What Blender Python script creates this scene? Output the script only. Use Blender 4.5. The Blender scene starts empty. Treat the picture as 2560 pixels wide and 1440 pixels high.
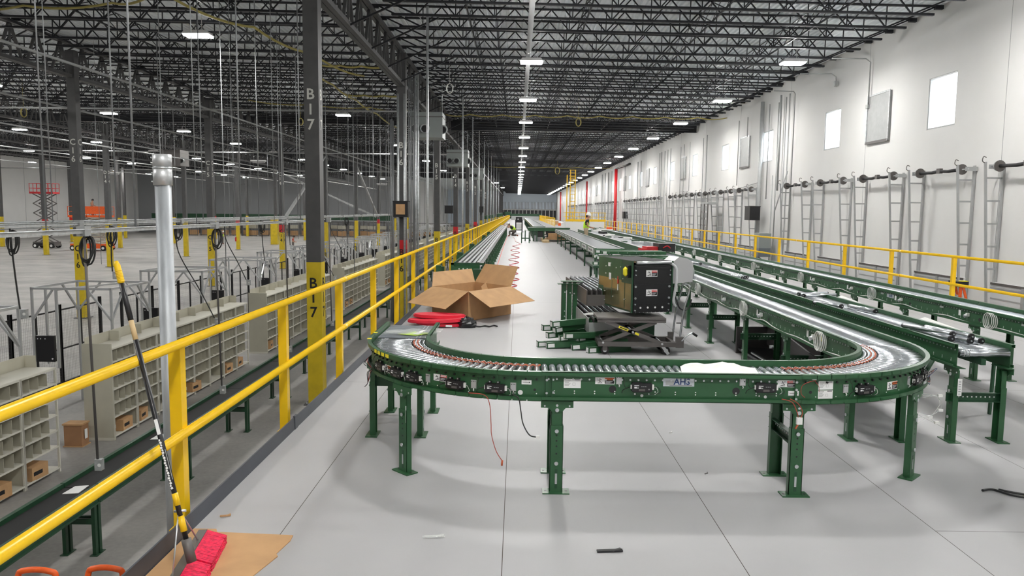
import bpy, bmesh, math, random
from mathutils import Vector, Matrix
random.seed(7)
R = math.radians
sc = bpy.context.scene
COL = sc.collection

# ---------------------------------------------------------------- camera, world, exposure
cam_d = bpy.data.cameras.new('camera')
cam_d.lens = 1900 * 36 / 2560
cam_d.sensor_width = 36
cam_d.clip_start = .05
cam_d.clip_end = 800
cam = bpy.data.objects.new('camera', cam_d)
COL.objects.link(cam)
cam.matrix_world = (Matrix.Translation((0, 0, 1.83)) @ Matrix.Rotation(R(.36), 4, 'Z')
                    @ Matrix.Rotation(R(90 - 5.77), 4, 'X') @ Matrix.Rotation(R(.63), 4, 'Z'))
sc.camera = cam
sc.view_settings.view_transform = 'Standard'
sc.view_settings.look = 'None'
sc.view_settings.gamma = 1
sc.view_settings.exposure = 0.42
w = bpy.data.worlds.new('world')
sc.world = w
w.use_nodes = True
w.node_tree.nodes['Background'].inputs[0].default_value = (.86, .94, 1.0, 1)
w.node_tree.nodes['Background'].inputs[1].default_value = 5.0
LAMP = 190.0          # radiance of the high-bay LED panels

# ---------------------------------------------------------------- materials
M = {}
def mat(n, c, rough=.5, metal=0., spec=.5, noise=0., nscale=8., bump=0., emis=0., stretch=None):
    m = bpy.data.materials.new(n); m.use_nodes = True
    nt = m.node_tree; b = nt.nodes['Principled BSDF']
    b.inputs['Base Color'].default_value = (*c, 1)
    b.inputs['Roughness'].default_value = rough
    b.inputs['Metallic'].default_value = metal
    b.inputs['Specular IOR Level'].default_value = spec
    if emis:
        b.inputs['Emission Color'].default_value = (*c, 1); b.inputs['Emission Strength'].default_value = emis
    if noise or bump:
        tc = nt.nodes.new('ShaderNodeTexCoord'); nz = nt.nodes.new('ShaderNodeTexNoise')
        nz.inputs['Scale'].default_value = nscale; nz.inputs['Detail'].default_value = 5
        src = tc.outputs['Object']
        if stretch:
            mp = nt.nodes.new('ShaderNodeMapping'); mp.inputs['Scale'].default_value = stretch
            nt.links.new(src, mp.inputs[0]); src = mp.outputs[0]
        nt.links.new(src, nz.inputs['Vector'])
        if noise:
            mx = nt.nodes.new('ShaderNodeMix'); mx.data_type = 'RGBA'
            mx.inputs[6].default_value = (*[v * (1 - noise) for v in c], 1)
            mx.inputs[7].default_value = (*[min(1, v * (1 + noise)) for v in c], 1)
            cr = nt.nodes.new('ShaderNodeMapRange'); cr.inputs[1].default_value = .3; cr.inputs[2].default_value = .7
            nt.links.new(nz.outputs['Fac'], cr.inputs[0]); nt.links.new(cr.outputs[0], mx.inputs[0])
            nt.links.new(mx.outputs[2], b.inputs['Base Color'])
        if bump:
            bp = nt.nodes.new('ShaderNodeBump'); bp.inputs['Strength'].default_value = bump; bp.inputs['Distance'].default_value = .01
            nt.links.new(nz.outputs['Fac'], bp.inputs['Height']); nt.links.new(bp.outputs[0], b.inputs['Normal'])
    M[n] = m
    return m

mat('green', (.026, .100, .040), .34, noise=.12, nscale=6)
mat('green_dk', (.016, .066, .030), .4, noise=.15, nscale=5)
mat('yellow', (.93, .58, .006), .3, noise=.05)
mat('yellow_col', (.66, .48, .012), .5, noise=.12, nscale=3)
mat('red_paint', (.55, .015, .02), .4)
mat('red_pad', (.72, .02, .05), .55, noise=.1)
mat('bristle', (.75, .01, .07), .7, noise=.35, nscale=60, stretch=(1, 1, .1))
mat('orange', (.85, .12, .015), .4, noise=.15, nscale=12)
mat('col_gray', (.075, .074, .075), .5, noise=.12, nscale=4)
mat('joist', (.010, .011, .015), .5)
mat('kick', (.055, .062, .078), .42, noise=.15, nscale=3)
mat('galv', (.60, .62, .63), .42, metal=.8, noise=.16, nscale=11)
mat('galv_matt', (.42, .43, .43), .5, metal=.35, noise=.06, nscale=5)
mat('chrome', (.60, .63, .66), .26, metal=.95, noise=.05)
mat('pole', (.40, .42, .44), .5, metal=.45, noise=.22, nscale=16, stretch=(1, 1, .25))
mat('rod', (.34, .35, .36), .45, metal=.5)
mat('zinc', (.62, .64, .66), .3, metal=.85)
mat('alu', (.62, .63, .64), .38, metal=.6)
mat('black', (.012, .012, .014), .38)
mat('black_mat', (.02, .02, .022), .7)
mat('rubber', (.018, .018, .018), .8)
mat('gray_dk', (.13, .12, .115), .45, metal=.3)
mat('gray_belt', (.16, .18, .20), .35, noise=.1)
mat('white', (.82, .82, .80), .5)
mat('label', (.86, .86, .86), .4)
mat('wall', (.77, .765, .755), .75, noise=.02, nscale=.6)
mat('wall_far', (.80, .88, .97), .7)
mat('wall_gray', (.34, .35, .36), .75)
mat('deck', (.88, .92, .96), .55, noise=.08, nscale=2)
mat('door_w', (.68, .69, .70), .45)
mat('card', (.52, .31, .15), .8, noise=.10, nscale=5)
mat('card_in', (.36, .19, .095), .85, noise=.08, nscale=5)
mat('beige', (.50, .48, .39), .45, noise=.05, nscale=3)
mat('beige_lt', (.66, .64, .56), .5)
mat('hose_red', (.62, .01, .03), .4)
mat('pink', (.95, .12, .10), .6)
mat('cable_w', (.70, .71, .68), .5)
mat('cable_b', (.015, .015, .015), .5)
mat('cable_r', (.35, .05, .03), .5)
mat('cable_y', (.42, .35, .10), .6)
mat('belt_o', (.55, .12, .05), .5)
mat('wood', (.62, .45, .24), .6, noise=.2, nscale=10, stretch=(1, 1, .1))
mat('sign_orange', (.80, .17, .03), .5)
mat('sign_red', (.70, .02, .02), .5)
mat('sign_yellow', (.90, .78, .03), .5)
mat('navy', (.02, .05, .16), .4)
mat('silver_lbl', (.55, .58, .62), .3, metal=.3)
mat('skin', (.50, .27, .18), .6)
mat('hivis', (.55, .90, .03), .6)
mat('trouser', (.14, .12, .11), .8)
mat('khaki', (.42, .33, .22), .8)
mat('boot', (.25, .06, .04), .7)
mat('hat', (.90, .90, .88), .3)
mat('hair', (.03, .02, .015), .7)
mat('paper', (.88, .86, .83), .7, noise=.05, nscale=12)
mat('lamp', (1., .985, .95), .5, emis=LAMP)
mat('lamp_body', (.75, .75, .74), .4)
mat('duct', (.60, .61, .62), .45)
mat('unit', (.30, .33, .32), .45)
mat('bollard_b', (.02, .02, .02), .5)
mat('motor', (.50, .50, .51), .4, metal=.1)
mat('lime', (.55, .75, .10), .5)
mat('gold_film', (.33, .32, .17), .16, metal=.8, noise=.15, nscale=3)
mat('ink', (.01, .01, .012), .6)
mat('stencil_w', (.62, .62, .58), .6)
mat('dock_dark', (.05, .045, .045), .5)

# clear film / glass
for n, rg, c, al in (('glass', .02, (1, 1, 1), .1), ('film', .15, (.9, .93, .9), .35)):
    m = bpy.data.materials.new(n); m.use_nodes = True; nt = m.node_tree; nt.nodes.clear()
    o = nt.nodes.new('ShaderNodeOutputMaterial'); mx = nt.nodes.new('ShaderNodeMixShader')
    t = nt.nodes.new('ShaderNodeBsdfTransparent'); g = nt.nodes.new('ShaderNodeBsdfPrincipled')
    g.inputs['Base Color'].default_value = (*c, 1); g.inputs['Roughness'].default_value = rg
    mx.inputs[0].default_value = al
    nt.links.new(t.outputs[0], mx.inputs[1]); nt.links.new(g.outputs[0], mx.inputs[2]); nt.links.new(mx.outputs[0], o.inputs[0])
    M[n] = m

# mezzanine floor: sealed grey boards with thin dark joints
m = bpy.data.materials.new('mezz_floor'); m.use_nodes = True; nt = m.node_tree; b = nt.nodes['Principled BSDF']
tc = nt.nodes.new('ShaderNodeTexCoord'); mp = nt.nodes.new('ShaderNodeMapping')
mp.inputs['Rotation'].default_value = (0, 0, R(90)); mp.inputs['Location'].default_value = (.63, .06 + 1.26 * 63, 0)
br = nt.nodes.new('ShaderNodeTexBrick'); br.offset = .5; br.squash = 1; br.offset_frequency = 5
br.inputs['Scale'].default_value = 1; br.inputs['Brick Width'].default_value = 7.32; br.inputs['Row Height'].default_value = 1.26
br.inputs['Mortar Size'].default_value = .0022; br.inputs['Mortar Smooth'].default_value = 0; br.inputs['Bias'].default_value = 0
br.inputs['Color1'].default_value = (.45, .446, .458, 1); br.inputs['Color2'].default_value = (.435, .432, .442, 1); br.inputs['Mortar'].default_value = (.06, .045, .035, 1)
nz = nt.nodes.new('ShaderNodeTexNoise'); nz.inputs['Scale'].default_value = 1.3; nz.inputs['Detail'].default_value = 6
mx = nt.nodes.new('ShaderNodeMix'); mx.data_type = 'RGBA'; mx.blend_type = 'MULTIPLY'; mx.inputs[0].default_value = .35
rp = nt.nodes.new('ShaderNodeMapRange'); rp.inputs[1].default_value = .3; rp.inputs[2].default_value = .7; rp.inputs[3].default_value = .8; rp.inputs[4].default_value = 1.05
nt.links.new(tc.outputs['Object'], mp.inputs[0]); nt.links.new(mp.outputs[0], br.inputs['Vector'])
nt.links.new(tc.outputs['Object'], nz.inputs['Vector']); nt.links.new(nz.outputs['Fac'], rp.inputs[0])
nt.links.new(br.outputs['Color'], mx.inputs[6]); nt.links.new(rp.outputs[0], mx.inputs[7]); nt.links.new(mx.outputs[2], b.inputs['Base Color'])
rr = nt.nodes.new('ShaderNodeMapRange'); rr.inputs[3].default_value = .36; rr.inputs[4].default_value = .55
nt.links.new(nz.outputs['Fac'], rr.inputs[0]); nt.links.new(rr.outputs[0], b.inputs['Roughness'])
b.inputs['Specular IOR Level'].default_value = .16
M['mezz_floor'] = m

# ground floor concrete
m = bpy.data.materials.new('concrete'); m.use_nodes = True; nt = m.node_tree; b = nt.nodes['Principled BSDF']
tc = nt.nodes.new('ShaderNodeTexCoord'); n1 = nt.nodes.new('ShaderNodeTexNoise'); n1.inputs['Scale'].default_value = .5; n1.inputs['Detail'].default_value = 8
n2 = nt.nodes.new('ShaderNodeTexNoise'); n2.inputs['Scale'].default_value = 14; n2.inputs['Detail'].default_value = 4
cr = nt.nodes.new('ShaderNodeMix'); cr.data_type = 'RGBA'; cr.inputs[6].default_value = (.25, .242, .232, 1); cr.inputs[7].default_value = (.42, .406, .385, 1)
ad = nt.nodes.new('ShaderNodeMath'); ad.operation = 'MULTIPLY_ADD'; ad.inputs[1].default_value = .3
nt.links.new(tc.outputs['Object'], n1.inputs['Vector']); nt.links.new(tc.outputs['Object'], n2.inputs['Vector'])
nt.links.new(n2.outputs['Fac'], ad.inputs[0]); nt.links.new(n1.outputs['Fac'], ad.inputs[2])
rg = nt.nodes.new('ShaderNodeMapRange'); rg.inputs[1].default_value = .45; rg.inputs[2].default_value = .85
nt.links.new(ad.outputs[0], rg.inputs[0]); nt.links.new(rg.outputs[0], cr.inputs[0]); nt.links.new(cr.outputs[2], b.inputs['Base Color'])
b.inputs['Roughness'].default_value = .5; b.inputs['Specular IOR Level'].default_value = .3
M['concrete'] = m

# ---------------------------------------------------------------- mesh builder
class MB:
    def __init__(s): s.v = []; s.f = []; s.m = []; s.s = []; s.mats = []
    def mi(s, m):
        if m not in s.mats: s.mats.append(m)
        return s.mats.index(m)
    def face(s, idx, m, smooth=False): s.f.append(idx); s.m.append(s.mi(m)); s.s.append(smooth)
    def quad(s, pts, m):
        n = len(s.v); s.v += [tuple(p) for p in pts]; s.face(list(range(n, n + len(pts))), m)
    def box(s, x0, x1, y0, y1, z0, z1, m):
        n = len(s.v)
        s.v += [(x, y, z) for z in (z0, z1) for y in (y0, y1) for x in (x0, x1)]
        for q in ((0, 2, 3, 1), (4, 5, 7, 6), (0, 1, 5, 4), (2, 6, 7, 3), (0, 4, 6, 2), (1, 3, 7, 5)): s.face([n + i for i in q], m)
        return s
    def obox(s, o, ax, ay, az, m):           # oriented box: corner o and three edge vectors
        o, ax, ay, az = map(Vector, (o, ax, ay, az)); n = len(s.v)
        s.v += [tuple(o + ax * i + ay * j + az * k) for k in (0, 1) for j in (0, 1) for i in (0, 1)]
        for q in ((0, 2, 3, 1), (4, 5, 7, 6), (0, 1, 5, 4), (2, 6, 7, 3), (0, 4, 6, 2), (1, 3, 7, 5)): s.face([n + i for i in q], m)
    def bar(s, a, b, w, h, m, up=(0, 0, 1)):  # rectangular bar from a to b
        a, b = Vector(a), Vector(b); d = (b - a)
        u = Vector(up); r = d.cross(u)
        if r.length < 1e-6: r = d.cross(Vector((0, 1, 0)))
        r.normalize(); u = r.cross(d).normalized()
        s.obox(a - r * w / 2 - u * h / 2, d, r * w, u * h, m)
    def tube(s, pts, r, m, n=8, cap=True, closed=False):
        pts = [Vector(p) for p in pts]; k = len(pts); base = len(s.v); prev = None
        for i, p in enumerate(pts):
            if closed: d = pts[(i + 1) % k] - pts[i - 1]
            else: d = pts[min(i + 1, k - 1)] - pts[max(i - 1, 0)]
            d.normalize()
            if prev is None:
                a = Vector((0, 0, 1)) if abs(d.z) < .9 else Vector((1, 0, 0))
                u = d.cross(a).normalized()
            else:
                u = (prev - d * prev.dot(d))
                u = u.normalized() if u.length > 1e-6 else d.orthogonal().normalized()
            prev = u; v = d.cross(u)
            rr = r[i] if isinstance(r, (list, tuple)) else r
            for j in range(n):
                a = 2 * math.pi * j / n
                s.v.append(tuple(p + (u * math.cos(a) + v * math.sin(a)) * rr))
        for i in range(k if closed else k - 1):
            i2 = (i + 1) % k
            for j in range(n):
                j2 = (j + 1) % n
                s.face([base + i * n + j, base + i * n + j2, base + i2 * n + j2, base + i2 * n + j], m, True)
        if cap and not closed:
            s.face([base + j for j in range(n)][::-1], m); s.face([base + (k - 1) * n + j for j in range(n)], m)
    def cyl(s, a, b, r, m, n=12): s.tube([a, b], r, m, n)
    def prism(s, poly, o, ax, ay, az, m):     # 2D polygon in (ax, ay) extruded by az
        o, ax, ay, az = map(Vector, (o, ax, ay, az)); n = len(s.v); k = len(poly)
        s.v += [tuple(o + ax * p[0] + ay * p[1]) for p in poly] + [tuple(o + ax * p[0] + ay * p[1] + az) for p in poly]
        s.face([n + i for i in range(k)][::-1], m); s.face([n + k + i for i in range(k)], m)
        for i in range(k): s.face([n + i, n + (i + 1) % k, n + k + (i + 1) % k, n + k + i], m)
    def text(s, t, size, o, ax, ay, m, align='CENTER', ext=.0008, bold=0.0):
        cu = bpy.data.curves.new('t', 'FONT'); cu.body = t; cu.size = size; cu.align_x = align; cu.align_y = 'CENTER'
        cu.extrude = ext; cu.offset = bold; cu.resolution_u = 2
        ob = bpy.data.objects.new('t', cu); COL.objects.link(ob)
        me = ob.evaluated_get(bpy.context.evaluated_depsgraph_get()).to_mesh()
        o, ax, ay = Vector(o), Vector(ax).normalized(), Vector(ay).normalized(); az = ax.cross(ay)
        n = len(s.v)
        s.v += [tuple(o + ax * q.co.x + ay * q.co.y + az * q.co.z) for q in me.vertices]
        for p in me.polygons: s.face([n + i for i in p.vertices], m)
        COL.objects.unlink(ob); bpy.data.objects.remove(ob); bpy.data.curves.remove(cu)
    def mesh(s, name):
        me = bpy.data.meshes.new(name); me.from_pydata(s.v, [], s.f)
        for q in s.mats: me.materials.append(M[q])
        me.polygons.foreach_set('material_index', s.m); me.polygons.foreach_set('use_smooth', s.s); me.update()
        return me
    def build(s, name, parent=None, loc=None, rz=0, label=None):
        o = bpy.data.objects.new(name, s.mesh(name)); COL.objects.link(o)
        if parent: o.parent = parent; KIDS.setdefault(parent.name, []).append(o)
        if loc is not None: o.location = loc
        if rz: o.rotation_euler.z = rz
        if label: o['label'] = label
        return o

KIDS = {}
def link_part(name, me, parent, loc=None, rot=None, label=None):   # another part sharing a mesh
    o = bpy.data.objects.new(name, me); COL.objects.link(o); o.parent = parent; KIDS.setdefault(parent.name, []).append(o)
    if loc is not None: o.location = loc
    if rot is not None: o.rotation_euler = rot
    if label: o['label'] = label
    return o
def tag(o, label, cat, group=None):
    o['label'] = label; o['category'] = cat
    if group: o['group'] = group
    return o
def thing(name, label, cat, loc=(0, 0, 0), rz=0, group=None):
    o = bpy.data.objects.new(name, None); COL.objects.link(o); o.empty_display_size = .1
    o.location = loc; o.rotation_euler.z = rz
    return tag(o, label, cat, group)
def copy_tree(o, loc=None, rz=None, label=None, parent=None):
    c = o.copy(); COL.objects.link(c)
    if parent: c.parent = parent; KIDS.setdefault(parent.name, []).append(c)
    for k in list(KIDS.get(o.name, [])): copy_tree(k, parent=c)
    if loc is not None: c.location = loc
    if rz is not None: c.rotation_euler.z = rz
    if label: c['label'] = label
    return c
def struct(o): o['kind'] = 'structure'; return o
ORD = ['first', 'second', 'third', 'fourth', 'fifth', 'sixth', 'seventh', 'eighth', 'ninth', 'tenth', 'eleventh', 'twelfth',
       'thirteenth', 'fourteenth', 'fifteenth', 'sixteenth', 'seventeenth', 'eighteenth', 'nineteenth', 'twentieth']
def nth(i):
    if i < 20: return ORD[i]
    t = ['twenty', 'thirty', 'forty', 'fifty'][(i + 1) // 10 - 2]; u = (i + 1) % 10
    return (t[:-1] + 'ieth') if u == 0 else t + '-' + ORD[u - 1]
G = -3.05      # ground floor level; the mezzanine deck is z = 0
def roofz(x): return 8.63 - .0165 * (x + 5)
SLOPE = math.atan(.0165)

# ================================================================ the shell
XL, XW, YB, YF = -75.7, 13.2, -35., 262.
b = MB()      # mezzanine deck, its edge beam below
b.box(-1.84, 8.45, -8, 190, -.30, 0, 'mezz_floor')
struct(b.build('floor_mezzanine'))
b = MB(); b.box(XL, XW + .3, YB, YF, G - .2, G, 'concrete'); struct(b.build('floor'))

# corrugated roof deck
b = MB(); p = .19; x = XL; n = 0
prof = []
while x < XW + .2:
    z = roofz(x) + .02
    prof += [(x, z), (x + .09, z), (x + .115, z + .06), (x + .165, z + .06)]
    x += p
k = len(prof); b.v = [(q[0], YB, q[1]) for q in prof] + [(q[0], YF, q[1]) for q in prof]
for i in range(k - 1): b.face([i, i + 1, k + i + 1, k + i], 'deck')
struct(b.build('ceiling'))

# right wall with its row of small square windows
WY = [24.3 - 8.3 * 2 + 8.3 * i for i in range(28)]
wy0, wz0, wz1, ww = 0, 4.58, 6.2, 1.6
b = MB()
ys = [YB]
for y in WY: ys += [y - ww / 2, y + ww / 2]
ys.append(YF)
top = roofz(XW) + .05
for i in range(len(ys) - 1):
    a, c = ys[i], ys[i + 1]
    if i % 2 == 0: b.box(XW, XW + .3, a, c, G, top, 'wall')
    else:
        b.box(XW, XW + .3, a, c, G, wz0, 'wall'); b.box(XW, XW + .3, a, c, wz1, top, 'wall')
struct(b.build('wall_right'))
fr = MB(); e = .05
for (y0, y1, z0, z1) in ((-ww / 2, ww / 2, 0, e), (-ww / 2, ww / 2, 1.62 - e, 1.62), (-ww / 2, -ww / 2 + e, 0, 1.62), (ww / 2 - e, ww / 2, 0, 1.62)):
    fr.box(.02, .1, y0, y1, z0, z1, 'galv_matt')
frm = fr.mesh('window_frame')
pn = MB(); pn.box(.05, .06, -ww / 2 + e, ww / 2 - e, e, 1.62 - e, 'glass'); pnm = pn.mesh('window_pane')
for i, y in enumerate(WY):
    o = bpy.data.objects.new('window_%d' % (i + 1), None); COL.objects.link(o); o.location = (XW, y, wz0); struct(o)
    link_part('window_frame', frm, o); link_part('window_pane', pnm, o)
# thin vertical panel joints on the wall
b = MB()
for i in range(28): b.box(XW - .004, XW + .002, WY[i] - 3.2, WY[i] - 3.185, G, top, 'wall_gray')
struct(b.build('trim_1'))

b = MB(); b.box(XL - .3, XL, YB, 152, G, roofz(XL) + .1, 'wall')
for i in range(22): b.box(XL, XL + .01, YB + 8 * i + .0, YB + 8 * i + .06, G, roofz(XL), 'wall_gray')
struct(b.build('wall_left'))
b = MB(); b.box(XL, -24, 152, 152.3, G, roofz(-24) + 1.2, 'wall_gray'); struct(b.build('wall_left_back'))
b = MB(); b.box(-24.3, -24, 152.3, YF, G, roofz(-24) + .1, 'wall'); struct(b.build('wall_inner'))
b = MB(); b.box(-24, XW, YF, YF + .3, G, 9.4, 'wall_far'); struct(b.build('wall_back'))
b = MB(); b.box(XL, XW, YB - .3, YB, G, roofz(XL), 'wall'); struct(b.build('wall_front'))

# far wall: band of windows and canopy under it
t = thing('clerestory_window', 'band of dark windows under a grey canopy on the far end wall', 'window', (3.5, YF - .6, 0))
b = MB(); b.box(-10, 9.6, -.1, .5, -1.9, -1.2, 'white'); b.box(-10, 9.6, -.1, .5, 2.2, 2.6, 'white')
for i in range(15): b.box(-9.6 + i * 1.3, -9.45 + i * 1.3, -.12, .5, -1.2, 2.2, 'white')
b.box(-10, 9.6, .1, .4, -1.2, 2.2, 'black'); b.build('window_band', t)
b = MB()
for i in range(40): b.box(-10 + i * .49, -9.75 + i * .49, -.9, .5, 2.6, 5.0, 'wall_far')
b.box(-10, 9.6, -.6, .5, 2.6, 5.0, 'wall_gray'); b.build('canopy', t)

# ================================================================ roof steel
# open-web joist for the wide right bay, from the column line to the wall
def joist_mesh(L, e0, e1, depth, panel, m='joist'):
    b = MB()
    for dy in (-.035, .035): b.box(0, L, dy - .02, dy + .02, -.05, 0, m)
    b.box(0, .25, -.06, .06, -.12, -.0, m); b.box(L - .25, L, -.06, .06, -.12, -.0, m)
    for dy in (-.03, .03): b.box(e0, L - e1, dy - .022, dy + .022, -depth - .01, -depth + .055, m)
    n = int((L - e0 - e1 - .6) / panel); s = (L - n * panel) / 2
    b.bar((.2, 0, -.03), (s, 0, -depth + .02), .045, .045, m); b.bar((L - .2, 0, -.03), (L - s, 0, -depth + .02), .045, .045, m)
    for i in range(n + 1):
        x = s + i * panel
        if i < n:
            b.bar((x, 0, -depth + .02), (x + panel / 2, 0, -.03), .042, .036, m)
            b.bar((x + panel / 2, 0, -.03), (x + panel, 0, -depth + .02), .042, .036, m)
        b.bar((x, 0, -depth + .02), (x, 0, -.03), .03, .03, m)
    return b.mesh('roof_joist')
JD = .72
jr = joist_mesh(18.1, .95, 1.1, JD, 1.22)
jl = joist_mesh(14.0, .7, .7, JD, 1.22)
def place_joist(me, x0, y, label, grp):
    o = bpy.data.objects.new('roof_joist', me); COL.objects.link(o)
    o.location = (x0, y, roofz(x0)); o.rotation_euler = (0, SLOPE, 0)
    tag(o, label, 'roof joist', grp)
def joist_rest(me, items):   # joists past the counted ones: one object
    v = [q.co.copy() for q in me.vertices]; P = [tuple(p.vertices) for p in me.polygons]
    nv = []; nf = []
    for x0, y in items:
        k = len(nv); mt = Matrix.Translation((x0, y, roofz(x0))) @ Matrix.Rotation(SLOPE, 4, 'Y')
        nv += [tuple(mt @ q) for q in v]; nf += [[k + i for i in p] for p in P]
    m2 = bpy.data.meshes.new('roof_joists_far'); m2.from_pydata(nv, [], nf); m2.materials.append(M['joist'])
    o = bpy.data.objects.new('roof_joists_far', m2); COL.objects.link(o); o['kind'] = 'stuff'
    return tag(o, 'dark mass of distant open-web roof joists far down the hall', 'roof joists')
SP = 14.3 / 9
rest = []
for i in range(0, 160):
    y = 7.0 + i * SP
    if i < 100: place_joist(jr, -4.95, y, 'black open-web joist under the deck of the bay beside the right wall', 'roof joists of the right bay')
    else: rest.append((-4.95, y))
r1 = joist_rest(jr, rest)
rest = []
bays = ['bay just left of the lettered column row', 'second roof bay left of the lettered columns', 'third roof bay left of the lettered columns',
        'fourth roof bay left of the lettered columns', 'roof bay along the far left wall']
cnt = [62, 52, 42, 32, 12]
xs = [-5 - 14.1 * (k + 1) for k in range(5)]
for k in range(5):
    y0 = [7, 10.1, 24.4, 38.7, 60][k]
    i = 0
    y = 7.0 + math.ceil((y0 - 7) / SP) * SP
    while y < 150:
        if i < cnt[k]: place_joist(jl, xs[k] + .05, y, 'black open-web joist under the deck of the ' + bays[k], 'roof joists, ' + bays[k])
        else: rest.append((xs[k] + .05, y))
        y += SP; i += 1
r2 = joist_rest(jl, rest)
r2['label'] = 'dark mass of distant open-web roof joists over the far left hall'

# column rows and the deep truss girders along them
GL = 14.3
def girder_mesh():
    b = MB(); m = 'col_gray'; D = 1.5
    for dx in (-.08, .08): b.box(dx - .06, dx + .06, .2, GL - .2, -.12, 0, m); b.box(dx - .07, dx + .07, .3, GL - .3, -D, -D + .02, m); b.box(dx * 2 - .01 * (1 if dx > 0 else -1) - .01, dx * 2 - .01 * (1 if dx > 0 else -1) + .01, .3, GL - .3, -D, -D + .14, m)
    n = 9; s = GL / n
    for i in range(n):
        y = i * s
        b.bar((0, y + (.1 if i else .3), -D + .05), (0, y + s / 2, -.06), .10, .07, m); b.bar((0, y + s / 2, -.06), (0, y + s - (.1 if i < n - 1 else .3), -D + .05), .10, .07, m)
        b.bar((0, y + s / 2, -.06), (0, y + s / 2, -D + .05), .07, .05, m)
    return b.mesh('truss_girder')
gm = girder_mesh()
rows = [(-5.0, 'row beside the yellow railing', 'lettered'), (-19.1, 'second column row', 'C'), (-33.2, 'third column row', 'D'), (-47.3, 'fourth column row', 'E'), (-61.4, 'fifth column row', 'F')]
for ri, (cx, nm, let) in enumerate(rows):
    for i in range(18 if ri == 0 else 10):
        y = 4.5 + GL * i
        if y + GL < [0, 5, 20, 34, 48][ri]: continue
        if ri and y > 145: continue
        o = bpy.data.objects.new('truss_girder', gm); COL.objects.link(o); o.location = (cx, y, roofz(cx) - .10)
        tag(o, 'dark grey truss girder %s from the camera above the %s' % (nth(i), nm), 'roof girder', 'truss girders')
cmesh = {}
def col_part(name, z0, z1, m, w=.36):
    b = MB(); h = w / 2
    b.box(-h, h, -h, -h + .02, z0, z1, m); b.box(-h, h, h - .02, h, z0, z1, m); b.box(-h, -h + .02, -h + .02, h - .02, z0, z1, m); b.box(h - .02, h, -h + .02, h - .02, z0, z1, m)
    return b.mesh(name)
HC = 8.48 - G
cm_s = col_part('shaft', 3.58, HC - .1, 'col_gray'); cm_y = col_part('yellow_guard_paint', 0, 3.58, 'yellow_col', .365); cm_r = col_part('red_band', 3.0, 3.58, 'red_paint', .37)
b = MB(); b.box(-.28, .28, -.28, .28, 0, .025, 'col_gray')
cm_b = b.mesh('base_plate'); b = MB()
for a in (-.22, .22):
    for c in (-.22, .22): b.cyl((a, c, .025), (a, c, .06), .02, 'zinc', 6)
cm_a = b.mesh('anchor_bolts')
b = MB(); b.box(-.188, .188, -.188, .188, HC - .35, HC - .05, 'col_gray'); cm_c = b.mesh('cap')
def column(cx, y, label, letters=None, red=False):
    t = thing('steel_column', label, 'column', (cx, y, G), 0, 'grey steel columns with yellow feet')
    for n, me in (('shaft', cm_s), ('yellow_guard_paint', cm_y), ('cap', cm_c)): link_part(n, me, t)
    bp_ = link_part('base_plate', cm_b, t); link_part('anchor_bolts', cm_a, bp_)
    if red: link_part('red_band', cm_r, t)
    if letters:
        b = MB()
        for k, ch in enumerate(letters[:3]):
            b.text(ch, .36, (-.02, -.185, 7.62 - k * .36), (1, 0, 0), (0, 0, 1), 'stencil_w', bold=.006)
            b.text(ch, .36, (.185, 0, 7.62 - k * .36), (0, 1, 0), (0, 0, 1), 'stencil_w', bold=.006)
            b.text(ch, .36, (-.02, -.187, 3.05 - k * .36), (1, 0, 0), (0, 0, 1), 'ink', bold=.006)
            b.text(ch, .36, (.187, 0, 3.05 - k * .36), (0, 1, 0), (0, 0, 1), 'ink', bold=.006)
        b.build('stencil_lettering', t)
    return t
for i in range(17):
    y = 18.8 + GL * i
    column(-5.0, y, 'grey steel column with stencilled letters, %s from the camera beside the yellow railing' % nth(i), 'B%d' % (17 - i) if i < 8 else None, i in (1, 3, 5))
for ri, (cx, nm, let) in enumerate(rows[1:]):
    for i in range(9):
        y = 18.8 + GL * i
        if y < -cx * 1.4 + 1 or y > 150: continue
        column(cx, y, 'grey steel column with yellow foot, %s from the camera in the %s' % (nth(i), nm), (let + '1' + str(7 - i)) if i in (1, 2, 3) else None, (i + ri) % 3 == 0)

# bridging: long angles running along the hall under and over the joists
def bridging(x, y0, y1, lab):
    b = MB(); z = roofz(x)
    b.box(x - .025, x + .025, y0, y1, z - JD + .045, z - JD + .06, 'joist'); b.box(x - .003, x + .003, y0, y1, z - JD + .045, z - JD + .10, 'joist')
    b.box(x - .02, x + .02, y0, y1, z - .09, z - .075, 'joist')
    yy = y0
    while yy < min(y1, 60):
        b.bar((x, yy, z - JD + .05), (x, yy + SP, z - .08), .012, .03, 'joist'); b.bar((x, yy, z - .08), (x, yy + SP, z - JD + .05), .012, .03, 'joist'); yy += SP
    tag(b.build('joist_bridging'), lab, 'roof bracing')
for i, x in enumerate((-1.6, 2.1, 6.0, 9.3)): bridging(x, 7, 258, 'long black bracing line crossing the right bay joists, %s from the column row' % nth(i))
k = 0
for cx in (-5, -19.1, -33.2, -47.3):
    for d in (-4.7, -9.4):
        bridging(cx + d, 12, 150, 'long black bracing line crossing the left hall joists, %s from the column row' % nth(k)); k += 1
b = MB()      # deep double girder across the hall
b.box(-5, 13.1, 56.9, 57.1, roofz(0) - .78, roofz(0) - .05, 'joist'); b.box(-61, -5, 56.9, 57.1, roofz(-10) - .6, roofz(-10) - .05, 'joist')
b.box(-5, 13.1, 56.75, 57.25, roofz(0) - .82, roofz(0) - .78, 'joist'); b.box(-61, -5, 56.75, 57.25, roofz(-10) - .62, roofz(-10) - .58, 'joist')
tag(b.build('cross_beam'), 'deep solid dark beam crossing the whole roof at right angles', 'roof beam')
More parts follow.
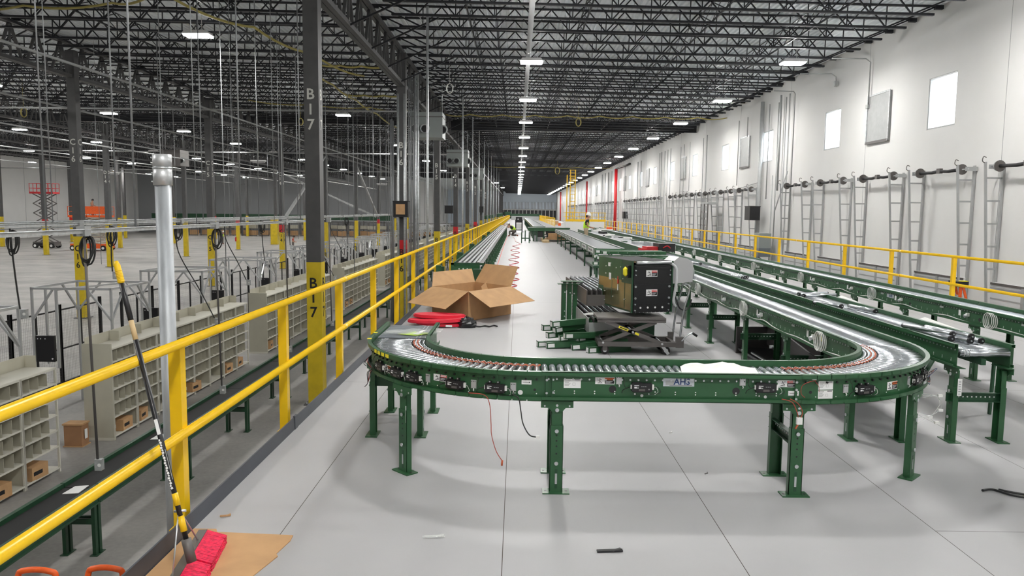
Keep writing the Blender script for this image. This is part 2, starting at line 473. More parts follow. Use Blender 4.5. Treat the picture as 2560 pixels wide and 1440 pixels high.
# knee braces from the girder bottom chord to the joists, beside the row of lettered columns
b = MB(); b.bar((0, 0, 0), (2.2, 0, 1.0), .05, .05, 'joist'); kb = b.mesh('knee_brace')
for i in range(22):
    o = bpy.data.objects.new('knee_brace', kb); COL.objects.link(o); o.location = (-4.85, 12.8 + i * SP * 2, 7.08)
    tag(o, 'thin dark diagonal brace rising from the girder beside the lettered columns to the joists', 'brace', 'girder knee braces')
# wide flange diagonal braces between far columns
for (x0, y0, x1, y1, s, lab) in ((-19.1, 62.0, -19.1, 75.7, 1, 'grey diagonal brace between columns, left of the nearest lettered column'), (-32.9, 104.6, -19.4, 104.6, 0, 'grey diagonal brace between distant columns in the left hall'), (-19.1, 90.6, -19.1, 104.3, 0, 'grey diagonal brace descending to a distant yellow-footed column')):
    b = MB(); za, zb = (G + 3.9, G + 10) if s else (G + 10, G + 3.9)
    b.bar((x0, y0, za), (x1, y1, zb), .2, .2, 'galv_matt'); tag(b.build('diagonal_brace'), lab, 'brace')

# ---------------------------------------------------------------- lamps
b = MB()
b.prism([(-.42, 0), (.42, 0), (.34, .11), (-.34, .11)], (0, -.27, 0), (1, 0, 0), (0, 0, 1), (0, .54, 0), 'lamp_body')
hb = b.mesh('housing')
b = MB(); b.box(-.39, .39, -.24, .24, -.05, -.001, 'lamp'); df = b.mesh('diffuser')
b = MB(); b.tube([(-.3, 0, .1), (0, 0, .35), (.3, 0, .1)], .006, 'zinc', 5); hb2 = b
HG = {}
def hanger(L):
    if L not in HG:
        b = MB(); b.tube([(-.3, 0, .1), (0, 0, .35), (.3, 0, .1)], .006, 'zinc', 5); b.cyl((0, 0, .35), (0, 0, L), .006, 'zinc', 5); b.cyl((.12, 0, .1), (.12, 0, L), .008, 'cable_w', 5); HG[L] = b.mesh('hanger')
    return HG[L]
def lamp(x, y, label, grp):
    t = thing('high_bay_light', label, 'ceiling light', (x, y, 7.33), 0, grp)
    link_part('housing', hb, t); link_part('diffuser', df, t); link_part('hanger', hanger(round(roofz(x) + .03 - 7.33, 2)), t)
for i in range(-5, 24): lamp(.45, 28.8 + 9.6 * i, 'lit rectangular high-bay lamp, %s from the camera over the central aisle' % nth(i + 5), 'lamps over the central aisle')
for i in range(-5, 24): lamp(9.98, 28.5 + 9.6 * i, 'lit rectangular high-bay lamp, %s from the camera in the line beside the right wall' % nth(i + 5), 'lamps beside the right wall')
for i in range(-2, 6): lamp(-10.3, 25 + 20.3 * i if i else 24.96, 'lit rectangular high-bay lamp, %s from the camera in the first line left of the columns' % nth(i + 2), 'lamps left of the columns')
for ri, (x, y0, nn, nm) in enumerate(((-24.2, 4.9, 14, 'second'), (-36.1, 15, 13, 'third'), (-49, 26, 12, 'fourth'), (-61.6, 36, 11, 'fifth'))):
    for i in range(nn): lamp(x, y0 + 10.15 * i, 'lit rectangular high-bay lamp, %s from the camera in the %s line left of the columns' % (nth(i), nm), 'lamps over the left hall')
for i, (x, y) in enumerate(((-4.2, 150), (-3.6, 180))): lamp(x, y, 'lit lamp left of the central line near the far wall, %s one' % ('nearer' if i == 0 else 'farther'), 'lamps near the far wall')

# sprinkler main and conduits under the deck
b = MB(); b.tube([(.34, 8, 7.62), (.34, 255, 7.62)], .085, 'duct', 12)
for i in range(40): b.cyl((.34, 10 + i * 6, 7.65), (.34, 10 + i * 6, 8.56), .01, 'zinc', 5)
tag(b.build('sprinkler_main'), 'long pale pipe running down the roof above the central line of lamps', 'pipe')
for k in range(7):
    b = MB(); x = -4.0 + k * .55; b.tube([(x, 26 + k * .7, 8.45), (x + .15, 60, 8.45)], .02, 'galv', 6)
    tag(b.build('roof_conduit'), 'thin grey conduit running along the deck, %s right of the lettered columns' % nth(k), 'conduit')
def catenary(pts, sag, n=6):
    out = []
    for a, c in zip(pts, pts[1:]):
        a, c = Vector(a), Vector(c)
        for i in range(n):
            t = i / n; p = a.lerp(c, t); p.z -= sag * 4 * t * (1 - t); out.append(p)
    out.append(Vector(pts[-1])); return out
def cable(pts, lab, r=.03, sag=.12, m='cable_y'):
    b = MB(); b.tube(catenary(pts, sag), r, m, 6); tag(b.build('draped_cable'), lab, 'cable')
cable([(x, 47.6, 7.72 - .003 * x) for x in (-4.6, -3, -1, 1, 3, 5, 7, 9, 11, 12.8)] , 'yellow cable draped across the right bay under the joists', .035)
cable([(x, 102, 7.7) for x in (-4, 0, 4, 8, 12.5)], 'yellow cable draped across the far part of the right bay', .04)
cable([(-12, 16, 7.75), (-11, 18.5, 7.7), (-9.8, 22, 7.7), (-8.5, 25, 7.6), (-7.6, 28.5, 7.5), (-6.4, 32, 7.3)], 'yellow cable looping down the roof beside the nearest lettered column', .04, .15)
cable([(-24, 24.5, 7.9), (-21, 24.2, 7.9), (-18, 24, 7.85), (-15, 23.6, 7.85), (-12, 23, 7.8), (-10.4, 22, 7.75)], 'long yellow cable slung across the joists at top left', .035, .12)
cable([(-14, 40, 7.4), (-11, 41, 7.35), (-8, 41.5, 7.3), (-6, 42, 7.2)], 'yellow cable slung behind the nearest lettered column', .03)
cable([(-8.3, 32, 7.75), (-7.4, 32, 7.72), (-6.5, 32, 7.7), (-5.5, 32, 7.68)], 'short yellow cable slung sideways just right of the nearest lettered column', .04, .06)
cable([(-9, 40, 7.75), (-8, 40, 7.7), (-7, 40, 7.7), (-6.1, 40, 7.7)], 'yellow cable slung sideways below the short one right of the nearest lettered column', .045, .06)
cable([(-8.9, 33, 7.8), (-8.9, 37, 7.75), (-8.85, 42, 7.75), (-8.8, 48, 7.75), (-8.8, 56, 7.75)], 'yellow cable running away along the joists left of the lettered columns', .045, .1)
def ring(x, y, z, r, lab, m='cable_y', w=.022):
    b = MB()
    for k in range(3): b.tube([(x + (r * (1 - .08 * k)) * .7 * math.sin(a * math.pi / 8), y + .02 * k, z + r * math.cos(a * math.pi / 8)) for a in range(16)], w, m, 5, closed=True)
    b.cyl((x, y, z + r), (x, y, roofz(x) + .02), .008, m, 4)
    tag(b.build('cable_loop'), lab, 'cable')
ring(3.4, 44, 6.9, .22, 'yellow cable coil hanging from the joists right of the central lamps')
ring(-2.9, 32.4, 6.9, .2, 'pale cable coil hanging near the bright vertical conduit', 'cable_w', .018)
ring(-13, 46, 7.0, .2, 'yellow cable coil hanging left of the conduit bundle')
ring(-27, 42, 6.9, .25, 'yellow cable coil hanging left of the nearest lettered column')
ring(-44, 64, 5.6, .35, 'yellow cable coil hanging over the far left hall')
ring(4.6, 90, 6.6, .4, 'small yellow cable coil hanging far down the right bay')

# ================================================================ railings and the deck edge
def railing(name, x, y0, posts, y1, lab, side, gaps=()):
    t = thing(name, lab, 'railing', (x, y0, 0))
    for nm, z in (('top_rail', 1.067), ('mid_rail', .545)):
        b = MB(); b.tube([(0, 0, z), (0, y1 - y0, z)], .027, 'yellow', 14)
        k = 0
        while k < y1 - y0:      # coupling sleeves
            b.cyl((0, k, z), (0, k + .11, z), .0295, 'yellow', 14); k += 6.1
        b.build(nm, t)
    b = MB(); s = .034
    b.box(-s, s, -s, s, -.28, 1.045, 'yellow'); b.box(-s - .006, s + .006, -s - .006, s + .006, 1.04, 1.048, 'yellow')
    b.box(side * s, side * (s + .012), -.07, .07, -.2, -.02, 'yellow')
    pm = b.mesh('post')
    for p in posts: link_part('post', pm, t, (side * -.0 + side * .05, p - y0, 0))
    return t
posts = [.4, 2.3] + [4.27 + 1.98 * i for i in range(93)]
railing('guard_railing', -1.89, -4, posts, 190, 'yellow pipe guard railing along the left edge of the raised floor', -1)
railing('guard_railing', 8.25, -2, [12.05 + 2.42 * i for i in range(-6, 34)], 92, 'yellow pipe guard railing on the right, between conveyors and white wall', 1)
railing('guard_railing', 4.6, 95, [95 + 2.4 * i for i in range(37)], 184, 'distant yellow railing in the middle beside the far conveyors', 1)
t = thing('guard_railing', 'short distant yellow railing crossing the far end of the raised floor', 'railing', (-1.9, 184, 0))
b = MB(); b.cyl((0, 0, 1.067), (6.5, 0, 1.067), .03, 'yellow'); b.build('top_rail', t)
b = MB(); b.cyl((0, 0, .545), (6.5, 0, .545), .03, 'yellow'); b.build('mid_rail', t)
b = MB()
b.box(-1.845, -1.835, -8, 6.2, -.32, .105, 'kick'); b.box(-1.845, -1.835, 6.2, 190, -.32, .100, 'kick')
b.box(-1.85, -1.83, 6.17, 6.24, -.32, .112, 'kick')
tag(b.build('kick_plate'), 'dark grey steel kick plate along the left edge of the raised floor', 'kick plate')
b = MB(); b.box(8.44, 8.46, -6, 190, -.3, .10, 'kick'); tag(b.build('kick_plate'), 'dark steel kick plate under the right yellow railing', 'kick plate')
b = MB()
for i in range(13):
    y = 5 + 14.3 * i
    b2 = MB(); b2.box(8.0, 8.2, y - .1, y + .1, G, -.3, 'col_gray'); tag(b2.build('mezzanine_post'), 'grey post carrying the right edge of the raised floor', 'column', 'posts under the raised floor')
    b2 = MB(); b2.box(-1.6, -1.4, y - .1, y + .1, G, -.3, 'col_gray'); tag(b2.build('mezzanine_post'), 'grey post carrying the left edge of the raised floor', 'column', 'posts under the left edge')

# ================================================================ roller conveyors
PI = math.pi
def rail_mesh(L, h0, h1, side, boltp=.0525, holes=True):
    """channel rail, web facing outward at y=0, lips reach out by .03 on 'side'"""
    b = MB(); s = side
    def bx(x0, x1, ya, yb, z0, z1, m): b.box(x0, x1, min(ya, yb), max(ya, yb), z0, z1, m)
    bx(0, L, 0, -s * .004, h0, h1, 'green')
    bx(0, L, 0, s * .03, h1 - .004, h1, 'green'); bx(0, L, s * .026, s * .03, h1 - .028, h1, 'green')
    bx(0, L, 0, s * .03, h0, h0 + .004, 'green'); bx(0, L, s * .026, s * .03, h0, h0 + .024, 'green')
    n = int(L / boltp)
    for i in range(n):
        x = (L - (n - 1) * boltp) / 2 + i * boltp
        b.cyl((x, 0, h1 - .052), (x, s * .006, h1 - .052), .0065, 'zinc', 6)
    if holes:
        for i in range(int(L / .13)):
            x = .08 + i * .13
            for z in (h0 + .045, h0 + .06): b.cyl((x, 0, z), (x, s * .0015, z), .0045, 'label', 6)
    return b.mesh('side_rail')
RR = .0215
b = MB(); b.tube([(0, .0, 0), (0, .41, 0)], RR, 'chrome', 14)
for yy in (.31, .335, .36): b.tube([(0, yy, 0), (0, yy + .006, 0)], RR + .0015, 'chrome', 14)
roller_m = b.mesh('roller')
b = MB(); b.tube([(0, .0, 0), (0, .30, 0)], RR, 'chrome', 14); b.tube([(0, .325, 0), (0, .345, 0)], RR + .002, 'chrome', 12); b.tube([(0, .355, 0), (0, .375, 0)], RR + .002, 'chrome', 12); b.tube([(0, .30, 0), (0, .385, 0)], RR - .004, 'black', 10)
b.tube([(0, .385, 0), (0, .41, 0)], RR, 'chrome', 14); roller_g = b.mesh('roller')       # grooved roller of the curves

def leg_mesh(h, rot=False):
    """leg at origin, web facing -y (outward), flanges behind; foot plate at z 0"""
    b = MB(); w = .043
    def ch(x0, x1, z0, z1, d, off):
        b.box(x0, x1, off, off + .004, z0, z1, 'green'); b.box(x0, x0 + .004, off, off + d, z0, z1, 'green'); b.box(x1 - .004, x1, off, off + d, z0, z1, 'green')
    ch(-w, w, .008, h - .17, .045, 0); ch(-w + .005, w - .005, h - .25, h - .03, .04, .005)
    b.prism([(-.105, 0), (.105, 0), (.105, -.05), (.055, -.052), (.035, -.075), (-.035, -.075), (-.055, -.052), (-.105, -.05)], (0, -.006, h), (1, 0, 0), (0, 0, 1), (0, .006, 0), 'green')
    b.box(-.105, .105, -.006, .05, h - .004, h, 'green')
    for (x, z, r) in ((0, h - .065, .013), (0, h - .035, .008), (-.08, h - .038, .006), (.08, h - .038, .006), (0, h - .205, .013), (0, .20, .013)):
        b.cyl((x, -.006, z), (x, -.012 if r > .01 else -.009, z), r, 'zinc', 10)
    z = h - .235
    while z > .24:
        b.cyl((0, -.0005, z), (0, -.0012, z), .006, 'black', 8); z -= .05 if int(z * 100) % 2 else .036
    b.box(-.007, .007, -.0012, 0, .06, .13, 'galv'); b.box(-.009, .009, -.001, 0, .03, .16, 'green_dk')
    return b.mesh('leg')
LEGH = .62
leg_m = leg_mesh(LEGH)
b = MB(); b.box(-.088, .088, -.03, .065, 0, .008, 'green')
for x in (-.068, .068): b.cyl((x, .018, .008), (x, .018, .0095), .009, 'black', 8)
foot_m = b.mesh('foot_plate')
def add_leg(t, loc, rot=None):
    o = link_part('leg', leg_m, t, loc, rot); link_part('foot_plate', foot_m, o); return o
def crossbar_mesh(W):
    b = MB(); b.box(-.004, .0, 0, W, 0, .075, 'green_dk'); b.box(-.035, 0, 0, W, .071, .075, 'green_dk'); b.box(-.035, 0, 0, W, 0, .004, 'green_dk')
    n = int((W - .08) / .036)
    for i in range(n): b.cyl((-.004, .05 + i * .036, .038), (-.0065, .05 + i * .036, .038), .006, 'label', 8)
    return b.mesh('crossbar')
W0 = .49
cb_m = crossbar_mesh(W0 - .05)
H0, H1 = .62, .81
rail_cache = {}
def get_rail(L, side, h0=H0, h1=H1):
    k = (round(L, 3), side, h0, h1)
    if k not in rail_cache: rail_cache[k] = rail_mesh(L, h0, h1, side)
    return rail_cache[k]
def legs(t, xs, W=W0, front=True, back=True, bar=True, h=LEGH):
    for x in xs:
        if front: add_leg(t, (x, .03, 0))
        if back: add_leg(t, (x, W - .03, 0), (0, 0, PI))
        if bar: link_part('crossbar', cb_m, t, (x, .055, .33))
def straight(label, L, loc, rz, legx, grp, fine=True, W=W0, name='roller_conveyor', h1=H1):
    t = thing(name, label, 'conveyor', loc, rz, grp)
    link_part('side_rail', get_rail(L, -1, H0, h1), t, (0, 0.03, 0)); link_part('side_rail', get_rail(L, 1, H0, h1), t, (0, W - .03, 0))
    n = int(L / .0525)
    if fine:
        n = min(n, 100)
        for i in range(n): link_part('roller', roller_m, t, ((L - (n - 1) * L / n) / 2 + i * L / n, .040, .755))
    else:
        b = MB()
        for i in range(n):
            x = .03 + i * .0525; b.tube([(x, .04, .755), (x, W - .04, .755)], RR, 'chrome', 6, cap=False)
        b.build('roller_bed', t)['kind'] = 'stuff'
    legs(t, legx)
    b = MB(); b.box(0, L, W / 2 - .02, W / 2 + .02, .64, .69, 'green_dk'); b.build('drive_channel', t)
    return t

# ---- front straight section
SX0, SX1, FY = .17, 1.83, 4.785
front = straight('short straight green roller conveyor closest to the camera, joining the two curves', SX1 - SX0, (SX0, FY, 0), 0, (.10, 1.66), 'front loop conveyors')
front_L = SX1 - SX0
# ---- curves
def curve(label, cx, cy, a0, a1, yellow_tabs=False):
    t = thing('curved_roller_conveyor', label, 'conveyor', (cx, cy, 0), 0, 'front loop conveyors')
    Ri, Ro = .90, 1.33
    def P(r, a, z): return (r * math.cos(a), r * math.sin(a), z)
    for nm, r, s in (('outer_rail', Ro, 1), ('inner_rail', Ri, -1)):
        b = MB(); N = 44
        for i in range(N):
            A, B = a0 + (a1 - a0) * i / N, a0 + (a1 - a0) * (i + 1) / N
            for (r0, r1, z0, z1) in ((r, r - s * .004, H0, H1),):
                q = [P(r0, A, z0), P(r0, B, z0), P(r0, B, z1), P(r0, A, z1)]; b.quad(q, 'green')
                q = [P(r1, A, z0), P(r1, B, z0), P(r1, B, z1), P(r1, A, z1)]; b.quad(q, 'green')
        NS = 22 if s > 0 else 16; NS2 = 3
        for i in range(NS):
            A0, A1 = a0 + (a1 - a0) * (i + .035) / NS, a0 + (a1 - a0) * (i + .965) / NS
            for j in range(NS2):
                A, B = A0 + (A1 - A0) * j / NS2, A0 + (A1 - A0) * (j + 1) / NS2
                for (zt, zl0, zl1) in ((H1, H1 - .028, H1), (H0, H0, H0 + .024)):
                    r1 = r + s * .03
                    m = 'green'
                    b.quad([P(r, A, zt), P(r1, A, zt), P(r1, B, zt), P(r, B, zt)], m)
                    b.quad([P(r, A, zt - .003), P(r1, A, zt - .003), P(r1, B, zt - .003), P(r, B, zt - .003)], m)
                    b.quad([P(r1, A, zl0), P(r1, B, zl0), P(r1, B, zl1), P(r1, A, zl1)], m)
                    b.quad([P(r1 - s * .003, A, zl0), P(r1 - s * .003, B, zl0), P(r1 - s * .003, B, zl1), P(r1 - s * .003, A, zl1)], m)
        for i in range(30):
            a = a0 + (a1 - a0) * (i + .5) / 30
            b.cyl(P(r, a, H1 - .055), P(r + s * .012, a, H1 - .055), .007, 'black', 6)
            if i % 2: b.cyl(P(r, a, H0 + .04), P(r + s * .002, a, H0 + .04), .004, 'label', 6)
        b.build(nm, t)
    for i in range(30):
        a = a0 + (a1 - a0) * (i + .5) / 30
        # roller starts at the outer rail, grooves near the inner rail
        link_part('roller', roller_g, t, P(Ro - .01, a, .755), (0, 0, a + PI / 2), None)
    b = MB()
    for rr in (1.0, .97):
        pts = []
        for i in range(61):
            a = a0 + (a1 - a0) * i / 60; pts.append(P(rr - .0 + (.006 if i % 2 else -.006), a, .778 - (.006 if i % 2 else 0)))
        b.tube(pts, .003, 'belt_o', 5)
    b.build('drive_belts', t, label='thin orange drive belts between the rollers')
    return t
lc = curve('curved green roller conveyor at the left end of the front section', SX0, 6.145, PI, 1.5 * PI)
rc = curve('curved green roller conveyor at the right end of the front section', SX1, 6.145, 1.5 * PI, 2 * PI)
def put_leg(t, wx, wy, face):   # leg in world xy, outward face direction angle
    c = t.location; d = Vector((math.cos(face), math.sin(face)))
    add_leg(t, (wx - c.x, wy - c.y, 0), (0, 0, face + PI / 2))
put_leg(lc, -.785, 5.17, R(225)); put_leg(lc, -1.18, 6.06, PI); put_leg(lc, -.75, 6.06, 0)
link_part('crossbar', cb_m, lc, (-1.16 - SX0, 6.08 - 6.145, .40), (0, 0, -PI / 2))
put_leg(rc, 2.79, 5.20, R(-45)); put_leg(rc, 3.17, 6.10, 0); put_leg(rc, 2.72, 6.12, PI)
link_part('crossbar', cb_m, rc, (2.74 - SX1, 6.10 - 6.145, .54), (0, 0, -PI / 2))

# ---- short tail after the left curve (runs +y)
def ystraight(label, L, x0, y0, legx, grp, fine=True, name='roller_conveyor'):
    # local x -> world +y, local y -> world -x ; rail at local y=0 is the right-hand one
    return straight(label, L, (x0 + W0, y0, 0), PI / 2, legx, grp, fine, name=name)
tail = ystraight('short green conveyor stub with smooth wide rollers after the left curve', .74, -1.19, 6.15, (.66,), 'front loop conveyors')
# ---- conveyor B, away from the right curve
for i in range(3):
    ystraight('green roller conveyor %s section behind the right curve' % nth(i), 3.05, 2.70, 6.15 + 3.06 * i, (1.5, 2.9), 'conveyor leading from the right curve', True)
ystraight('green roller conveyor fourth section behind the right curve, beside the grey motor', 3.05, 2.70, 6.15 + 3.06 * 3, (1.5, 2.9), 'conveyor leading from the right curve', False)
# ---- conveyor C, in the middle
for i in range(5):
    ystraight('green roller conveyor between two others, %s section from its open end' % nth(i), 3.05, 3.51, 6.04 + 3.06 * i, (.06, 2.0) if i == 0 else (1.4,), 'middle conveyor', i < 3)
# ---- conveyor D, along the right railing
for i in range(16):
    ystraight('green roller conveyor nearest the right railing, %s section' % nth(i), 3.05, 5.10, 3.0 + 3.06 * i, (.9, 2.4), 'conveyor along the right railing', i in (1, 2, 3))
# end roller of C
b = MB(); b.tube([(3.56, 6.055, .735), (3.96, 6.055, .735)], .026, 'chrome', 16)
for x in (3.59, 3.61, 3.63): b.tube([(x, 6.055, .735), (x + .008, 6.055, .735)], .03, 'zinc', 16)
tag(b.build('end_roller'), 'polished end roller across the open end of the middle conveyor', 'roller')

# ================================================================ labels, control boxes and wires on the front loop
def V(*a): return Vector(a)
class Face:      # frame on an outward face: o centre, right, up, normal
    def __init__(s, o, n):
        s.o = Vector(o); s.n = Vector(n).normalized(); s.r = Vector((-s.n.y, s.n.x, 0)); s.u = Vector((0, 0, 1))
    def p(s, x, z, d=0): return s.o + s.r * x + s.u * z + s.n * d
    def plate(s, b, x0, x1, z0, z1, d0, d1, m): b.obox(s.p(x0, z0, d0), s.r * (x1 - x0), s.n * (d1 - d0), s.u * (z1 - z0), m)
    def txt(s, b, t, size, x, z, d, m, **k): b.text(t, size, s.p(x, z, d), s.r, s.u, m, ext=.0004, **k)
def pictogram(b, f, x, z, k, d, fallen=False):
    f.plate(b, x - .008 * k, x + .008 * k, z + .20 * k, z + .36 * k, d, d + .0008, 'ink')
    s = .35 if fallen else 0
    for (ax, az, bx, bz) in ((0, .18, s, -.1), (-.25, .1, 0, .12), (0, .12, .3, .2), (s, -.1, -.2, -.35), (s, -.1, .25, -.3), (-.4, -.36, .4, -.36)):
        a = f.p(x + ax * k, z + az * k, d + .0004); c = f.p(x + bx * k, z + bz * k, d + .0004); b.bar(a, c, .07 * k, .0008, 'ink', up=f.n)
    b.cyl(f.p(x, z + .3 * k, d), f.p(x, z + .3 * k, d + .0008), .08 * k, 'ink', 8)
def warn(f, t, w=.125, h=.045, col='sign_orange', word='WARNING', lab='white warning label with an orange header', name='warning_label', fallen=False, d=.001):
    b = MB(); f.plate(b, -w / 2, w / 2, -h / 2, h / 2, 0, d, 'label')
    f.plate(b, -.01 * w, w * .48, -h * .42, h * .42, d, d + .0006, 'ink'); f.plate(b, -.01 * w, w * .48, h * .12, h * .42, d + .0006, d + .0012, col)
    f.txt(b, word, h * .26, w * .235, h * .27, d + .0014, 'label' if col != 'sign_orange' else 'ink', bold=.0003)
    for i in range(3): f.plate(b, w * .03, w * (.42 - .07 * i), -h * (.02 + .12 * i) - h * .04, -h * (.02 + .12 * i), d + .0006, d + .001, 'label')
    pictogram(b, f, -w * .26, 0, h * .9, d, fallen)
    return b.build(name, t, label=lab)
def data_label(f, t, w=.11, h=.06, lab='white data label with fine print'):
    b = MB(); f.plate(b, -w / 2, w / 2, -h / 2, h / 2, 0, .001, 'label')
    for i in range(6): f.plate(b, -w * .45, -w * (.1 + .05 * (i % 3)), h * (.36 - .12 * i), h * (.39 - .12 * i), .001, .0014, 'gray_dk')
    f.plate(b, w * .02, w * .18, -h * .22, h * .08, .001, .0014, 'galv_matt'); f.plate(b, w * .035, w * .165, -h * .19, h * .05, .0014, .0018, 'label')
    f.plate(b, w * .12, w * .44, h * .36, h * .44, .001, .0014, 'ink')
    b.build('data_label', t, label=lab)
def plate(f, t):
    b = MB(); f.plate(b, -.019, .019, -.028, .028, 0, .004, 'galv_matt'); f.plate(b, -.015, .015, -.024, .024, .004, .006, 'alu')
    for x in (-.011, 0, .011): b.cyl(f.p(x, .018, .006), f.p(x, .018, .009), .003, 'black', 6)
    b.tube([f.p(0, -.028, .004), f.p(.002, -.036, .012), f.p(0, -.045, .008)], .004, 'white', 6)
    b.build('sensor_plate', t)
def bez(pts, n=10):
    out = []; P = [pts[0]] + list(pts) + [pts[-1]]
    for i in range(1, len(P) - 2):
        p0, p1, p2, p3 = map(Vector, (P[i - 1], P[i], P[i + 1], P[i + 2]))
        for k in range(n):
            t = k / n
            out.append(.5 * ((2 * p1) + (p2 - p0) * t + (2 * p0 - 5 * p1 + 4 * p2 - p3) * t * t + (3 * p1 - p0 - 3 * p2 + p3) * t ** 3))
    out.append(Vector(pts[-1])); return out
def ctrl(f, t, ears=True):
    b = MB(); f.plate(b, -.065, .065, -.026, .026, 0, .030, 'black')
    f.plate(b, -.055, .055, -.033, -.026, .004, .024, 'black'); f.plate(b, -.06, .0, .026, .031, .004, .02, 'black')
    if ears:
        for x in (-.036, .02): f.plate(b, x - .011, x + .011, .026, .042, 0, .02, 'black'); b.cyl(f.p(x, .040, .018), f.p(x, .040, .022), .005, 'zinc', 6)
    for i in range(8): f.plate(b, -.064 + i * .016, -.060 + i * .016, -.024, .024, .030, .031, 'black_mat')
    f.plate(b, -.05, -.02, .010, .014, .031, .0316, 'label'); f.plate(b, -.05, -.034, -.006, .004, .031, .0316, 'label'); f.plate(b, -.032, -.022, -.007, .001, .031, .0316, 'galv_matt'); f.plate(b, -.02, .02, -.024, -.010, .031, .0314, 'gray_dk'); f.txt(b, 'CE', .009, .044, -.012, .0316, 'label')
    for i in range(3): f.plate(b, -.005 + .012 * i, .003 + .012 * i, .004, .008, .031, .0314, 'galv_matt')
    cb_ = b.build('control_box', t, label='black control box with white print')
    b = MB(); f.plate(b, .065, .078, -.015, .017, .006, .022, 'white'); f.plate(b, -.072, -.065, -.012, .015, .006, .022, 'white')
    b.build('connector', cb_, label='white plug')
    b = MB()
    b.tube(bez([f.p(-.07, 0, .014), f.p(-.09, -.005, .02), f.p(-.12, -.02, .02), f.p(-.125, -.04, .012)], 5), .0025, 'cable_b', 5)
    b.tube(bez([f.p(-.07, .004, .014), f.p(-.10, -.002, .03), f.p(-.115, .02, .03), f.p(-.112, .045, .02), f.p(-.12, .06, .008)], 5), .002, 'cable_b', 5)
    b.tube(bez([f.p(.078, .004, .014), f.p(.10, .002, .018), f.p(.12, -.02, .016), f.p(.118, -.04, .01), f.p(.06, -.045, .02), f.p(0, -.042, .02)], 5), .0018, 'cable_b', 5)
    b.tube(bez([f.p(.078, -.002, .014), f.p(.092, 0, .02), f.p(.105, -.03, .016), f.p(.09, -.045, .01)], 5), .0015, 'cable_w', 5)
    b.build('wiring', t)
def hole(f, b, r, m='black_mat'): b.cyl(f.p(0, 0, .0), f.p(0, 0, .0012), r, m, 20)
fl = lambda x, z: Face((x - SX0, .03, z), (0, -1, 0))      # front straight, local coords
data_label(fl(.365, .73), front)
warn(fl(.575, .75), front)
plate(fl(.665, .757), front); ctrl(fl(.81, .715), front, False)
plate(fl(1.46, .757), front); ctrl(fl(1.605, .722), front, False)
warn(fl(1.748, .745), front, col='sign_red', word='DANGER', lab='white danger label with a red header', fallen=True)
f = fl(1.05, .745); b = MB(); f.plate(b, -.1, .1, -.026, .026, 0, .001, 'silver_lbl')
f.plate(b, -.085, -.03, -.018, .012, .001, .0014, 'galv_matt'); f.txt(b, 'AHS', .056, .02, .003, .0022, 'navy', bold=.0012); f.plate(b, -.06, .085, -.021, -.018, .001, .0016, 'gray_dk')
b.build('maker_label', front, label='silver label reading AHS in dark blue')
f = fl(1.79, .683); b = MB(); f.plate(b, -.034, .034, -.015, .015, 0, .001, 'label'); f.plate(b, -.026, .02, -.001, .001, .001, .0016, 'ink'); b.prism([(0, .005), (.009, 0), (0, -.005)], f.p(.018, 0, .001), f.r, f.u, f.n * .0006, 'ink')
b.build('arrow_label', front, label='white label with a black arrow')
b = MB()
for x, z, r in ((.625, .695, .024), (1.42, .692, .024)): hole(fl(x, z), b, r)
for x, z, r in ((.815, .655, .010), (1.61, .657, .010), (.77, .665, .006), (1.57, .662, .005), (.86, .665, .005)): hole(fl(x, z), b, r, 'label')
b.build('punched_hole', front)
f = fl(.2, .70); b = MB(); f.plate(b, -.006, .006, -.075, .085, 0, .02, 'green')
f2 = fl(.235, .70); f2.plate(b, -.002, .002, -.075, .085, 0, .02, 'green')
for z in (.055, -.03): b.cyl(f.p(.0, z, .02), f.p(.0, z, .026), .008, 'zinc', 8); b.cyl(f.p(.042, z, .0), f.p(.042, z, .01), .007, 'zinc', 8)
f3 = fl(1.80, .70); f3.plate(b, -.006, .006, -.075, .085, 0, .02, 'green')
for z in (.06, .01, -.05): b.cyl(f3.p(-.0, z, .02), f3.p(-.0, z, .026), .008, 'zinc', 8)
b.build('splice_plate', front)
def cf(t, deg, z, r=1.33): a = R(deg); return Face((r * math.cos(a), r * math.sin(a), z), (math.cos(a), math.sin(a), 0))
for a in (-103, -115, -130.5, -138.5, -150): ctrl(cf(lc, a, .69), lc)
for a in (-98, -109.5, -125): plate(cf(lc, a, .70), lc)
warn(cf(lc, -120.5, .715), lc, .11, .045, 'sign_red', 'DANGER', 'white danger label with a red header', fallen=True)
warn(cf(lc, -145, .69), lc, .10, .055)
f = cf(lc, -94.3, .733); b = MB(); f.plate(b, -.032, .032, -.014, .014, 0, .001, 'label'); f.plate(b, -.024, .018, -.001, .001, .001, .0016, 'ink'); b.prism([(0, .005), (.009, 0), (0, -.005)], f.p(.016, 0, .001), f.r, f.u, f.n * .0006, 'ink'); b.build('arrow_label', lc, label='white label with a black arrow')
b = MB(); hole(cf(lc, -96, .665), b, .016, 'label'); hole(cf(lc, -92, .685), b, .008); b.build('punched_hole', lc)
b = MB()
for a in (-152, -149, -146, -143): f = cf(lc, a, .796, 1.362); f.plate(b, -.025, .025, -.013, .012, 0, .001, 'sign_yellow')
for a, r in ((-172, 1.345), (-185, 1.345)): b.obox((r * math.cos(R(a)) - .02, r * math.sin(R(a)) - .02, .811), (.035, 0, 0), (0, .04, 0), (0, 0, .001), 'sign_yellow')
b.build('marking_tape', lc, label='small yellow tape marks')
for a in (-70.7, -45, -37): ctrl(cf(rc, a, .70), rc)
for a in (-76.6, -50): plate(cf(rc, a, .71), rc)
data_label(cf(rc, -82.7, .735), rc, .10, .055); data_label(cf(rc, -82.7, .675), rc, .10, .055)
warn(cf(rc, -59, .70), rc, .11, .055)
b = MB(); f = cf(rc, -88, .72)
